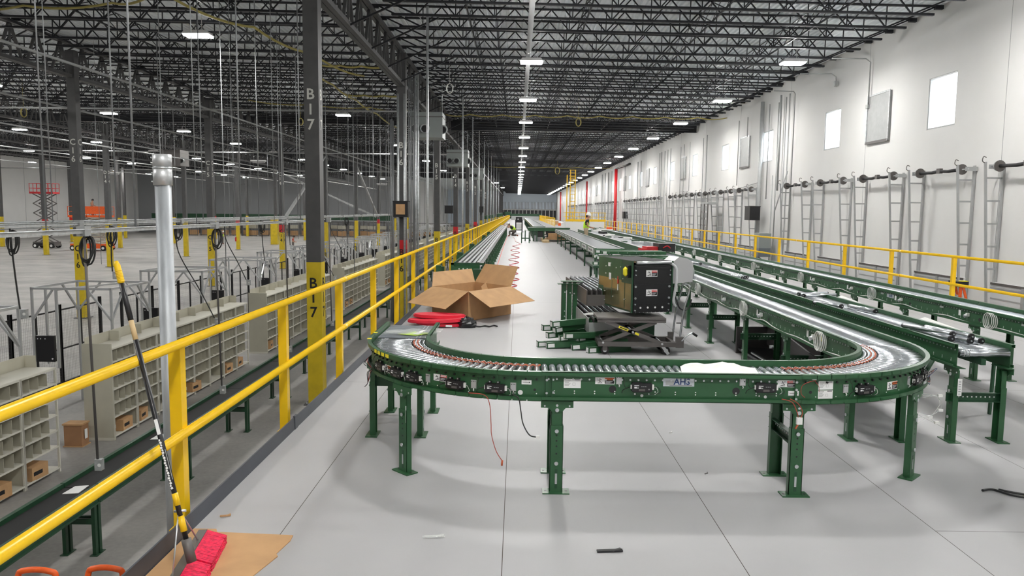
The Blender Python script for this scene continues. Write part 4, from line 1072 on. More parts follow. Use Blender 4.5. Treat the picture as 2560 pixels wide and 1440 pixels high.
# long skate wheel conveyor beside the left railing
for i in range(14):
    y0 = 15.3 + 3.0 * i
    t = thing('gravity_conveyor', 'long five-lane gravity conveyor beside the left railing, %s section from the camera' % nth(i), 'conveyor', (-1.27, y0, 0), 0, 'gravity conveyor beside the left railing')
    if i == 0:
        b = MB(); b.box(0, .03, 0, 2.98, .66, .80, 'green'); b.box(.46, .53, 0, 2.98, .795, .80, 'alu'); b.box(.51, .53, 0, 2.98, .68, .80, 'alu'); b.box(0, .52, 0, .02, .62, .78, 'green'); b.box(0, .5, 0, .3, .60, .62, 'green_dk'); gf = b.mesh('frame')
        b = MB()
        for k in range(4): b.box(.085 + .1 * k, .13 + .1 * k, 0, 2.98, .775, .795, 'alu'); 
        gl = b.mesh('lane_divider')
        b = MB()
        for k in range(5):
            for j in range(40): x = .055 + .1 * k; b.cyl((x - .014, .04 + j * .075, .762), (x + .014, .04 + j * .075, .762), .024, 'black', 8)
        gw = b.mesh('skate_wheels'); gleg = crossbar_mesh(.46)
    link_part('frame', gf, t); link_part('lane_divider', gl, t); link_part('skate_wheels', gw, t)['kind'] = 'stuff'
    for yy in (.2, 1.7):
        add_leg(t, (.02, yy, 0), (0, 0, -PI / 2)); add_leg(t, (.50, yy, 0), (0, 0, PI / 2)); link_part('crossbar', gleg, t, (.02, yy, .33), (0, 0, -PI / 2))
t = thing('conveyor_support', 'cluster of green support frames standing in front of the gravity conveyor', 'support', (-1.55, 14.5, 0))
b = MB(); b.box(0, .10, 0, .08, .15, .78, 'green'); b.box(.10, .16, .01, .06, .35, .76, 'green_dk'); b.build('channel', t)
b = MB(); b.box(.24, .30, .5, .56, .3, .8, 'green'); b.prism([(.28, .74), (.66, .74), (.7, .5), (.62, .5), (.62, .66), (.54, .66), (.54, .5), (.46, .5), (.46, .66), (.38, .66), (.38, .5), (.28, .5)], (0, .3, 0), (1, 0, 0), (0, 0, 1), (0, .01, 0), 'green')
for x in (.42, .5, .58):
    for z in (.52, .58, .7): b.cyl((x, .3, z), (x, .29, z), .014, 'label', 8)
b.box(.24, .9, .5, .52, .76, .80, 'green_dk'); b.build('cross_frame', t)
b = MB(); b.box(.7, .9, .2, .35, .45, .70, 'green_dk'); b.box(.26, .92, .4, .6, .45, .5, 'green_dk'); b.box(.3, .34, .4, .44, 0, .46, 'green_dk'); b.box(.86, .9, .5, .54, 0, .46, 'green_dk'); b.box(.0, .1, 0, .08, 0, .15, 'green'); b.build('base', t)
b = MB(); b.tube([(-1.32, 14.5, .575), (-1.32, 14.58, .575)], .075, 'white', 20); tag(b.build('tape_roll'), 'white tape roll resting on the green support frames', 'tape')
b = MB(); b.box(-1.44, -1.22, 14.42, 14.64, .0, .50, 'green_dk'); tag(b.build('green_crate'), 'dark green block under the white tape roll', 'box')
# vertical green parcels standing between railing and gravity conveyor
for i, y in enumerate((21, 26.5, 36, 42)):
    b = MB(); b.box(-1.68, -1.48, y, y + .2, 0, .60, 'green'); b.box(-1.66, -1.5, y + .01, y + .19, .60, .68, 'green_dk'); tag(b.build('green_stanchion'), 'short dark green stanchion between railing and gravity conveyor, %s from the camera' % nth(i), 'stanchion')

# ================================================================ foreground left: pole, broom, cardboard
t = thing('galvanized_pole', 'tall galvanized pipe with a coupling on top, rising just outside the left railing', 'pipe', (-2.10, 4.52, G))
b = MB(); b.tube([(0, 0, 0), (0, 0, 2.13 - G)], .046, 'pole', 24); b.build('pipe', t)
b = MB(); b.tube([(0, 0, 1.96 - G), (0, 0, 2.06 - G)], .053, 'alu', 24); b.tube([(0, 0, 2.065 - G), (0, 0, 2.14 - G)], .053, 'alu', 24); b.tube([(0, 0, 2.056 - G), (0, 0, 2.066 - G)], .055, 'zinc', 24)
for z in (1.98, 2.03, 2.09, 2.12): b.cyl((-.05, -.01, z - G), (-.062, -.012, z - G), .006, 'zinc', 6)
b.build('coupling', t)

t = thing('push_broom', 'push broom with red bristles leaning its handle against the yellow railing', 'broom', (-1.60, 3.66, 0))
o0 = V(-1.60, 3.66, 0); H_a = V(-1.57, 3.545, .11) - o0; H_b = V(-2.0, 3.77, 1.56) - o0
def hp(t_): return H_a.lerp(H_b, t_)
def seg(a, c, r, m, nm, lab=None, n=14): bb = MB(); bb.tube([hp(a), hp(c)], r, m, n); return bb.build(nm, t, label=lab)
seg(.0, .735, .0125, 'black', 'handle'); seg(.735, .80, .0127, 'wood', 'wood_section', 'bare worn wood section'); seg(.80, .925, .0135, 'black', 'upper_handle')
bb = MB(); bb.tube([hp(.925), hp(.93), hp(.985), hp(1.0)], [.012, .0165, .0155, .010], 'yellow', 14)
for i in range(8): bb.tube([hp(.93 + .005 * i), hp(.932 + .005 * i)], .0175, 'yellow', 14)
bb.build('grip', t, label='yellow ribbed grip'); seg(.10, .15, .0165, 'yellow', 'collar', 'yellow collar'); seg(.185, .225, .0150, 'yellow', 'upper_collar', 'yellow collar')
seg(.0, .075, .024, 'gray_dk', 'socket', 'grey socket')
b = MB(); d = (H_b - H_a).normalized(); r_ = V(1, .15, 0).normalized(); nrm = V(.3, -1, .1).normalized()
# writing along the handle
up_ = d.cross(nrm).normalized()
for k in range(20): b.bar(hp(.405 - .0083 * k) + nrm * .0132 - up_ * .005, hp(.3985 - .0083 * k) + nrm * .0132 - up_ * (.002 if k % 3 else .007), .007 + .003 * (k % 2), .0008, 'label', up=nrm)
b.bar(hp(.37) + nrm * .011 + up_ * .009, hp(.27) + nrm * .011 + up_ * .009, .003, .0008, 'galv_matt', up=nrm)
b.build('handle_lettering', t, label='white lettering along the handle')
b = MB(); b.bar(hp(.42) + nrm * .0128, hp(.47) + nrm * .0128, .016, .0012, 'label', up=nrm); b.build('bar_code_sticker', t, label='white sticker')
b = MB(); b.bar(V(0, -.31, .055), V(-.10, .33, .055), .045, .05, 'gray_dk'); b.build('head_block', t)
b = MB()
for k in range(110):
    for j in range(4):
        s_ = k / 109; base_ = V(0, -.31, .05).lerp(V(-.10, .33, .05), s_) + V(.012 + .0 * j, .002, .022 - .010 * j)
        if abs(s_ - .47) < .02: continue
        tip = base_ + V(.115 + .004 * random.random() - .0 * j, -.012 + .004 * random.random(), -.028 - .006 * j + .004 * random.random()); tip.z = max(tip.z, .004)
        b.bar(base_, tip, .0095, .012, 'bristle')
b.build('bristles', t, label='red bristles')
b = MB()
for s_, e_ in ((.17, V(-.02, -.22, .075)), (.175, V(-.075, .20, .08))): b.tube([hp(s_), e_], .004, 'zinc', 6)
b.tube([hp(.165) + V(-.025, 0, 0), hp(.165) + V(.03, .01, 0)], .007, 'zinc', 8)
b.build('brace', t)
b = MB(); pts = [(-1.83, 3.3), (-1.83, 4.17), (-1.70, 4.17), (-1.68, 4.13), (-1.24, 4.10), (-1.235, 4.03), (-1.262, 3.87), (-1.245, 3.84), (-1.30, 3.62), (-1.31, 3.2), (-1.83, 3.2)]
b.prism(pts, (0, 0, .001), (1, 0, 0), (0, 1, 0), (0, 0, .005), 'card'); b.prism([(-1.70, 3.3), (-1.69, 3.3), (-1.66, 4.10), (-1.67, 4.10)], (0, 0, .006), (1, 0, 0), (0, 1, 0), (0, 0, .0006), 'card_in')
tag(b.build('cardboard_sheet'), 'flat brown cardboard sheet on the floor under the broom', 'cardboard')
t = thing('tube_cart', 'orange tubular hoops showing just beyond the deck edge at bottom left', 'cart', (-2.5, 4.45, G))
for k, (x, y, w) in enumerate(((-.02, .02, .11), (-.42, -.02, .12), (.30, .05, .10))):
    b = MB(); z = 2.66; b.tube(bez([(x - w, y - .1, z - .35), (x - w, y, z - .06), (x - w * .6, y, z), (x + w * .6, y, z), (x + w, y, z - .06), (x + w, y - .1, z - .35)], 6), .018, 'orange', 10); b.build('hoop', t)
b = MB(); b.box(-.6, .45, -.2, .0, 2.2, 2.32, 'orange'); b.box(-.58, -.52, -.18, -.12, 0, 2.2, 'orange'); b.box(.38, .44, -.18, -.12, 0, 2.2, 'orange'); b.build('frame', t)
b = MB(); b.tube([(0, 0, 0), (0, 0, .02), (0, 0, .25), (0, 0, .33), (0, 0, .36)], [.17, .18, .18, .11, .01], 'white', 20)
tag(b.build('white_dome', None, (-4.75, 9.8, G)), 'white domed cap standing on the lower floor beside the galvanized pipe', 'cap')
# little litter on the deck
for x, y, lab, m, s_ in ((.52, 3.95, 'small black strip of plastic lying on the floor at the very front', 'black', .07), (-.45, 4.10, 'small crumpled translucent scrap on the floor left of the black strip', 'film', .06), (-1.72, 4.35, 'tiny torn brown scrap beside the kick plate', 'card', .03), (1.35, 5.2, 'tiny dark scrap on the floor between the front legs', 'gray_dk', .012), (.30, 5.8, 'tiny white speck of litter under the front conveyor', 'white', .014), (1.30, 6.2, 'tiny white plug on the floor behind the front conveyor', 'white', .014), (2.0, 5.6, 'tiny grey scrap on the floor near the right front leg', 'gray_dk', .012)):
    b = MB(); b.bar((-s_, 0, .006), (s_, .01, .009), s_ * .35, .008, m); b.bar((s_ * .2, 0, .008), (s_ * .9, .02, .012), s_ * .3, .006, m); tag(b.build('floor_scrap', None, (x, y, 0)), lab, 'litter')
# black strap and conveyor end entering the frame at the right
b = MB(); b.tube(bez([(3.12, 4.93, .012), (3.2, 4.95, .012), (3.26, 4.86, .012), (3.36, 4.8, .012), (3.42, 4.82, .012), (3.3, 4.9, .012), (3.24, 4.95, .012)], 6), .008, 'black', 6)
tag(b.build('black_strap'), 'loose black strap on the floor at the right edge', 'strap')
t = thing('conveyor_end', 'low green conveyor frame end entering the picture at the lower right edge', 'machine', (3.42, 4.95, 0), R(-12))
b = MB(); b.box(0, .06, -.9, 0, .47, .5, 'green'); b.box(.0, .012, -.9, 0, .30, .5, 'green'); b.box(.05, .9, -.03, 0, .34, .5, 'green_dk'); b.box(0, .02, -.9, -.06, .26, .30, 'gray_belt'); b.build('side_frame', t)
b = MB(); b.box(.02, .8, -.88, -.05, .16, .30, 'black'); b.box(.0, .5, -.5, -.1, .10, .16, 'gray_dk'); b.box(.08, .14, -.14, -.08, 0, .14, 'green_dk'); b.box(.7, .76, -.8, -.74, 0, .3, 'green_dk'); b.build('underframe', t)
b = MB()
for z in (.44, .40, .36): b.cyl((-.0, -.05, z), (-.012, -.05, z), .011, 'label', 8); b.cyl((.0, -.11, z - .03), (-.012, -.11, z - .03), .009, 'zinc', 8)
b.build('bolts', t)['kind'] = 'stuff'

# ================================================================ right wall: dock door tracks, louvres, conduits
def dock_meshes():
    a = MB(); L = 2.74; top = .03 - G
    a.box(-.12, -.02, .0, L, 0, top, 'door_w')
    for k in range(6): a.box(-.125, -.12, 0, L, .52 * k + .02, .52 * k + .06, 'galv_matt')
    a.box(-.15, -.12, 0, L, top - .06, top, 'gray_dk'); a.box(-.15, -.12, 0, L, top - .16, top - .12, 'galv_matt')
    a.box(-.16, -.12, L * .5 - .05, L * .5 + .05, 0, top - .05, 'galv_matt')
    tr = MB(); z1 = 3.28 - G
    tr.box(-.06, -.01, -.05, .03, 0, z1, 'galv_matt')
    tr.bar((-.16, 0, 1.6), (-.52, 0, z1 + .02), .05, .06, 'galv_matt', up=(0, 1, 0)); tr.bar((-.16, 0, 0), (-.16, 0, 1.62), .05, .06, 'galv_matt', up=(0, 1, 0))
    for k in range(7):
        z = 2.2 + .62 * k; u = max(0, (z - 1.6) / (z1 - 1.6)); tr.bar((-.02, 0, z), (-.16 - .36 * u, 0, z), .03, .05, 'galv_matt', up=(0, 0, 1))
    tr.tube(bez([(-.50, 0, z1 - .02), (-.60, 0, z1 + .04), (-.58, 0, z1 + .16), (-.50, 0, z1 + .14)], 5), .012, 'gray_dk', 5)
    sh = MB(); z = 3.18 - G; sh.cyl((-.28, -.15, z), (-.28, L + .15, z), .014, 'galv', 8)
    sh.tube([(-.28, .28, z), (-.28, .9, z - .02), (-.28, 1.37, z + .01), (-.28, 1.8, z - .02), (-.28, L - .28, z)], .05, 'black_mat', 10); sh.box(-.33, -.23, 1.28, 1.46, z - .06, z + .09, 'gray_dk')
    dr = MB(); dr.cyl((-.28, 0, 0), (-.28, .07, 0), .14, 'galv_matt', 18); dr.cyl((-.28, -.01, 0), (-.28, .0, 0), .155, 'gray_dk', 18); dr.cyl((-.28, .07, 0), (-.28, .08, 0), .06, 'black', 12)
    br = MB(); br.box(-.35, 0, -.02, .0, -.06, .06, 'galv_matt')
    return a.mesh('door_panel'), tr.mesh('vertical_track'), sh.mesh('spring_shaft'), dr.mesh('cable_drum'), br.mesh('end_bracket')
dp, dt, ds, dd, de = dock_meshes()
groups = [(18.2, 5), (42.3, 6), (69.9, 6), (100, 7), (134, 7), (168, 7)]
gn = ['nearest group', 'second group', 'third group', 'fourth group', 'fifth group', 'farthest group']
for gi, (y0, n) in enumerate(groups):
    for i in range(n):
        t = thing('dock_door', 'white dock door with tall steel tracks, %s of the %s from the camera' % (nth(i), gn[gi]), 'door', (XW - .012, y0 + 4.05 * i, G), 0, 'dock doors of the right wall')
        link_part('door_panel', dp, t); link_part('spring_shaft', ds, t)
        link_part('vertical_track', dt, t, (0, 0, 0)); link_part('vertical_track', dt, t, (0, 2.74, 0))
        link_part('cable_drum', dd, t, (0, .18, 3.18 - G)); link_part('cable_drum', dd, t, (0, 2.49, 3.18 - G))
        link_part('end_bracket', de, t, (0, -.1, 3.18 - G)); link_part('end_bracket', de, t, (0, 2.86, 3.18 - G))
b = MB(); b.box(-.07, 0, -.85, .85, 0, 1.75, 'galv_matt'); b.box(-.09, -.07, -.88, .88, -.03, .06, 'gray_dk'); b.box(-.09, -.07, -.88, -.82, 0, 1.78, 'galv'); b.box(-.09, -.07, .82, .88, 0, 1.78, 'galv'); b.box(-.09, -.07, -.88, .88, 1.72, 1.78, 'galv')
lv = b.mesh('louvre_panel')
for i, y in enumerate((28.4, 44.8, 61.3, 78, 94.6, 128)):
    o = bpy.data.objects.new('wall_damper', lv); COL.objects.link(o); o.location = (XW, y, 4.5)
    tag(o, 'square galvanized damper panel on the right wall, %s from the camera' % nth(i), 'wall panel', 'square wall dampers')
def conduit(pts, r, lab, m='galv_matt', name='wall_conduit', cat='conduit'):
    b = MB(); b.tube(pts, r, m, 8); return tag(b.build(name), lab, cat)
conduit([(11.6, 29.0, 7.6), (12.9, 29.1, 7.62), (13.08, 29.1, 7.5), (13.1, 29.15, 5.9)], .025, 'thin conduit bending down the right wall to the nearest damper')
conduit([(11.6, 32.2, 7.6), (12.9, 32.2, 7.62), (13.08, 32.2, 7.5), (13.1, 32.2, 7.3)], .02, 'short thin conduit hook high on the right wall'); 
b = MB(); b.box(13.03, 13.15, 32.12, 32.28, 7.12, 7.32, 'galv_matt'); tag(b.build('sensor_box'), 'small sensor box under the conduit hook high on the right wall', 'sensor')
b = MB(); b.box(13.05, 13.2, 29.08, 29.25, 5.8, 5.95, 'galv_matt'); tag(b.build('switch_box'), 'small switch box at the corner of the nearest damper', 'switch box')
def ypx(px): return 24900 / (px - 1294)
for i, (px, r, z0, z1) in enumerate(((1898, .11, G, 7.75), (1912, .03, 2.6, 7.5), (1934, .025, G, 7.4), (1940, .05, 3.0, 7.7), (1952, .025, G, 7.5), (1960, .025, G, 7.6), (1926, .03, G, 3.8), (1838, .025, 3.5, 7.3), (1859, .025, 6.2, 7.3), (1761, .03, G, 7.2), (1752, .025, G, 7.1), (1719, .02, 3.5, 7.2), (1705, .025, 3.0, 7.2), (1697, .025, 3, 7.1), (1672, .03, G, 7.3), (1665, .03, G, 7.3), (1658, .04, G, 7.3), (1650, .04, G, 7.3), (1645, .03, G, 7.3), (1600, .04, G, 7.3), (1592, .05, G, 7.3), (1560, .04, G, 7.4), (1540, .05, G, 7.4), (1528, .06, G, 7.5), (1520, .08, G, 7.5), (1512, .06, G, 7.6), (1504, .06, G, 7.6))):
    conduit([(13.06 - r, ypx(px), z0), (13.06 - r, ypx(px), z1)], r, 'grey vertical conduit on the right wall, %s beyond the black cabinet' % nth(i))
conduit([(12.0, 36.6, 7.6), (12.95, 36.7, 7.6), (13.05, 36.75, 7.5), (13.05, 36.75, 1.0)], .025, 'conduit dropping down the wall just behind the second window from camera')
conduit([(13.05, 37.3, 3.9), (12.95, 38.6, 2.0), (12.95, 38.7, -1)], .03, 'slanted conduit low beside the grey seat-like box on the right wall')
conduit([(13.1, 41.6, 3.55), (13.1, 46, 3.3), (13.1, 55, 3.25), (13.1, 62, 3.6)], .02, 'thin horizontal conduit across the wall above the second group of dock doors')
for i, (x, y, r, z1) in enumerate(((12.5, 98, .20, 7.3), (12.6, 140, .16, 7.4), (12.6, 225, .2, 7.6))):
    conduit([(x, y, G), (x, y, z1)], r, ('thick red riser pipe on the right wall, nearest of three', 'thin red riser pipe, middle of three on the right wall', 'farthest red riser pipe on the right wall')[i], 'red_paint', 'riser_pipe', 'pipe')
conduit([(12.5, 98, 7.35), (13.06, 94, 7.5), (13.06, 90, 7.5)], .12, 'black elbow pipe above the nearest red riser', 'black', 'elbow_pipe', 'pipe')
t = thing('electrical_box', 'grey sloped electrical box bracketed to the right wall beyond the railing', 'electrical box', (12.6, 39.2, -.9))
b = MB(); b.box(-.3, .3, -.4, .4, 1.0, 1.75, 'unit'); b.prism([(-.35, .55), (.3, .55), (.3, 1.0), (-.3, 1.0)], (0, -.42, 0), (1, 0, 0), (0, 0, 1), (0, .84, 0), 'gray_belt'); b.build('cabinet', t)
b = MB(); b.bar((-.3, -.3, .55), (.5, -.3, .0), .06, .06, 'gray_dk'); b.bar((-.3, .3, .55), (.5, .3, .0), .06, .06, 'gray_dk'); b.build('bracket', t)
def display(x, y, z, lab, face=True, w=.62, h=.64, d=.5, post=False):
    t = thing('black_cabinet', lab, 'cabinet', (x, y, z))
    b = MB(); b.box(-w / 2, w / 2, -d / 2, d / 2, -h / 2, h / 2, 'black'); b.box(-w / 2 - .02, w / 2 + .02, -d / 2 - .02, d / 2 + .02, h / 2, h / 2 + .03, 'black_mat'); b.build('cabinet_body', t)
    if face:
        b = MB(); b.box(-w * .32, w * .30, -d / 2 - .012, -d / 2, -h * .34, h * .34, 'card'); b.build('cardboard_cover', t)
display(-4.95, 32.5, 1.86, 'black cabinet with a cardboard cover on the second lettered column')
display(-5.52, 61.3, 1.9, 'plain black cabinet on the third lettered column group, farther down the railing', False, .65, .6)
display(-5.0, 104.17, 2.0, 'small distant black cabinet among the far lettered columns', False, .7, .8)
display(12.57, 41.0, 1.85, 'black cabinet with cardboard edge hanging on the pipe at the right wall', False, .55, .72, .9)
display(12.92, 92, 1.5, 'small black cabinet just right of the nearest red riser', False, .5, .8, 1.2)
t = thing('panel_cage', 'light grey slatted steel cage between the tracks on the right wall', 'cage', (12.5, 50.0, G))
b = MB()
for k in range(12): b.box(-.3, -.27, -.9, .9, .45 * k + .1, .45 * k + .42, 'galv_matt')
for y in (-.9, 0, .9): b.box(-.34, -.28, y - .04, y + .04, 0, 5.5, 'gray_dk')
b.box(-.3, .3, -.95, .95, 5.45, 5.6, 'galv_matt'); b.build('slatted_front', t)
t = thing('step_ladder', 'orange step ladder with black top standing between railing and right wall', 'ladder', (12.0, 20.7, G))
b = MB()
for s_ in (-1, 1): b.bar((-.1, s_ * .32, 0), (.0, s_ * .16, 3.0), .08, .03, 'orange', up=(0, 1, 0)); b.bar((.9, s_ * .34, 0), (.05, s_ * .18, 3.0), .06, .03, 'orange', up=(0, 1, 0))
b.build('side_rails', t); b = MB()
for k in range(9): u = k / 9.5; b.box(-.16 + .1 * u, .0 + .08 * u, -.3 + .15 * u, .3 - .15 * u, .3 + .3 * k, .34 + .3 * k, 'alu')
b.build('steps', t); b = MB(); b.box(-.12, .18, -.22, .22, 2.98, 3.12, 'black'); b.box(-.0, .18, -.2, -.05, 3.12, 3.14, 'sign_yellow'); b.build('top_cap', t)

# yellow guarded platform, white block and caged ladder
t = thing('equipment_platform', 'white block with a yellow guard rail on top, far right beside the wall', 'platform', (4.1, 65, 0))
b = MB(); b.box(0, 3.3, 0, 3, 0, 1.02, 'white'); b.build('block', t)
b = MB()
for z in (1.08, 1.4, 1.75): b.box(0, 3.4, -.02, .02, z, z + .04, 'yellow'); b.box(-.02, .02, 0, 3, z, z + .04, 'yellow')
b.box(0, 3.4, -.03, .0, 1.02, 1.2, 'yellow')
for k in range(7): b.box(k * .55, k * .55 + .05, -.02, .02, 1.0, 1.78, 'yellow')
b.build('guard_rail', t)
t = thing('caged_ladder', 'tall yellow caged ladder tower beyond the conveyors on the right', 'ladder', (4.5, 66, 1.0))
b = MB()
for x in (0, .42):
    for y in (0, .4): b.box(x, x + .05, y, y + .05, 0, 4.4, 'yellow')
for k in range(13): b.box(0, .47, 0, .05, .3 * k + .2, .3 * k + .24, 'yellow')
for k in range(5): b.box(-.05, .52, .4, .45, 4.4 - .25 * k, 4.45 - .25 * k, 'yellow'); b.box(-.05, 0, 0, .45, 4.4 - .25 * k, 4.45 - .25 * k, 'yellow')
b.box(-.3, -.22, .2, .28, -1, 4.0, 'yellow'); b.build('tower_frame', t)

# ================================================================ far belt conveyors
def belt_conv(x0, x1, y0, y1, lab, white=True, z=.75):
    t = thing('belt_conveyor', lab, 'conveyor', (x0, y0, 0)); W = x1 - x0; L = y1 - y0
    b = MB(); b.box(.05, W - .05, 0, L, z - .02, z + .005, 'gray_belt'); b.build('belt', t)
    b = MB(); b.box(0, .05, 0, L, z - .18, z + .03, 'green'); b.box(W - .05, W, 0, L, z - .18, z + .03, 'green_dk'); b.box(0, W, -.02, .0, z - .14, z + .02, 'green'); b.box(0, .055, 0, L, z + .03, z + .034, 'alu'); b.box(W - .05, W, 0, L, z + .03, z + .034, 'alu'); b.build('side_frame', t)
    if white:
        b = MB(); y = .5
        while y < L - 1.2:
            b = MB(); b.box(-.008, 0, y, y + 1.6, z - .14, z - .01, 'label')
            for k in range(6): b.box(-.012, -.008, y + .2 + k * .22, y + .3 + k * .22, z - .12 + .02 * (k % 2), z - .05 + .02 * (k % 2), 'ink')
            y += 2.4; b.build('side_sign', t)
    for k in range(int(L / 3.5) + 1):
        y = .1 + k * 3.5
        b = MB(); b.box(.0, .05, y, y + .06, 0, z - .15, 'green_dk'); b.box(W - .05, W, y, y + .06, 0, z - .15, 'green_dk'); b.box(.05, W - .05, y, y + .04, .3, .38, 'green_dk'); b.build('support', t)
belt_conv(2.28, 3.15, 22.3, 46, 'wide grey belt conveyor with white marked side panels, beyond the drive unit')
belt_conv(3.72, 4.55, 23, 47, 'second wide belt conveyor cluttered with parts, right of the one with marked panels', False)
t = thing('tool_case', 'red and black tool case lying on the middle conveyor beyond the drive unit', 'tool case', (3.45, 20.2, .80), R(10))
b = MB(); b.box(0, .55, 0, .4, 0, .13, 'red_paint'); b.box(-.15, .1, .0, .3, .0, .09, 'red_paint'); b.build('red_half', t); b = MB(); b.box(.3, .75, -.08, .38, -.0, .22, 'black'); b.tube(bez([(.4, -.1, .1), (.5, -.14, .16), (.6, -.1, .1)], 4), .015, 'red_paint', 6); b.build('black_half', t)
for i in range(16):
    x = 3.8 + .6 * random.random(); y = 24 + 18 * random.random(); b = MB(); b.box(0, .1 + .4 * random.random(), 0, .3 + .7 * random.random(), 0, .03 + .08 * random.random(), ('black', 'galv', 'white', 'green_dk')[i % 4])
    tag(b.build('machine_part', None, (x, y, .757), R(random.random() * 40 - 20)), 'small machine part strewn on the cluttered far belt conveyor', 'machine part', 'parts on the cluttered belt')
b = MB(); b.box(0, .8, 0, 1.6, 0, .05, 'white'); b.box(.5, .8, .2, .7, .05, .16, 'orange'); tag(b.build('drill_kit', None, (4.7, 44, .80)), 'orange and white item lying at the far end of the right conveyor', 'tool')
t = thing('cross_conveyor', 'dark green crossing conveyor at the far end of the aisle', 'conveyor', (.35, 47.0, 0))
b = MB(); b.box(.3, 2.9, 0, .9, .62, .84, 'green'); b.box(.3, 2.9, .03, .87, .84, .845, 'gray_belt'); b.build('frame', t)
b = MB(); b.box(.9, 2.0, .1, .8, .25, .62, 'black'); b.box(1.3, 1.4, .09, .1, .45, .6, 'label'); b.box(1.32, 1.45, .09, .1, .3, .4, 'label'); b.build('drive_box', t)
for x in (.1, .4, .6, .82, 1.25, 2.3, 2.85):
    b = MB(); b.box(x, x + .07, .02, .08, 0, .7, 'green_dk'); b.build('leg', t)
b = MB(); b.tube(bez([(-.05, 0, .1), (0, 0, .55), (.2, 0, .68), (.4, 0, .55), (.45, 0, .1)], 6), .02, 'cable_w', 6); b.build('cable_loop', t)
t = thing('floor_stand', 'small green H-shaped support standing alone in the aisle', 'support', (.22, 44.2, 0))
b = MB(); b.box(0, .05, 0, .05, 0, .62, 'green_dk'); b.box(.44, .49, 0, .05, 0, .62, 'green_dk'); b.box(.05, .44, 0, .03, .24, .31, 'green_dk'); b.build('frame', t)
t = thing('control_stand', 'dark framed control stand at the far end of the aisle', 'stand', (-.2, 66, 0))
b = MB(); b.box(0, .1, 0, .1, 0, 1.1, 'black'); b.box(.55, .65, 0, .1, 0, 1.1, 'black'); b.box(.1, .55, 0, .1, .18, .26, 'black'); b.build('frame', t); b = MB(); b.box(.05, .6, 0, .3, .85, 1.35, 'black'); b.box(.2, .3, -.02, 0, 1.1, 1.2, 'label'); b.build('head', t)
b = MB(); b.box(.1, .55, .02, .1, .3, .8, 'white'); b.build('panel', t)
belt_conv(1.0, 1.8, 49, 110, 'long green conveyor continuing far away beyond the crossing one', False, .85)
b = MB(); b.box(1.5, 1.9, 45, 49.5, 0, .12, 'wood'); b.box(1.9, 2.9, 46.5, 50, .12, .5, 'card'); tag(b.build('pallet_load'), 'wooden pallet with cartons under the crossing conveyor', 'pallet')
for i in range(14):
    b = MB(); y = 60 + i * 4; s_ = .3 + .4 * random.random(); b.box(0, s_, 0, s_, 0, s_ * .9, ('card', 'white', 'orange', 'beige')[i % 4]); b.box(.05, s_ - .05, .05, s_ - .05, s_ * .9, s_ * .9 + .03, 'card_in')
    tag(b.build('carton', None, (5.2 + .6 * random.random(), y, 0)), 'small carton or tub in the clutter beyond the crossing conveyor', 'box', 'clutter beyond the crossing conveyor')
for i, (x0, y0, x1, y1, z0, z1) in enumerate(((-5.0, 116, -4.3, 116.5, .85, .95), (-4.15, 118, -3.75, 118.4, .98, 1.02), (-3.3, 120, -2.5, 120.5, 1.15, 1.3), (-2.1, 121, -1.2, 121.5, 1.45, 1.5))):
    b = MB(); b.bar((x0, y0, z0), (x1, y1, z1), .6, .5, 'green_dk'); b.box(x0 + .1, x0 + .18, y0 + .1, y0 + .2, G if x0 < -1.9 else 0, z0, 'gray_dk'); tag(b.build('overhead_conveyor'), 'dark green overhead conveyor box at the far end left of the aisle, %s from left' % nth(i), 'conveyor')
b = MB(); b.box(-1.5, 5, 160, 162, .3, 1.3, 'green_dk'); b.box(-1.3, 4.5, 158, 160, .0, .8, 'galv_matt'); tag(b.build('cross_conveyor'), 'grey green machinery across the very end of the aisle', 'machine')

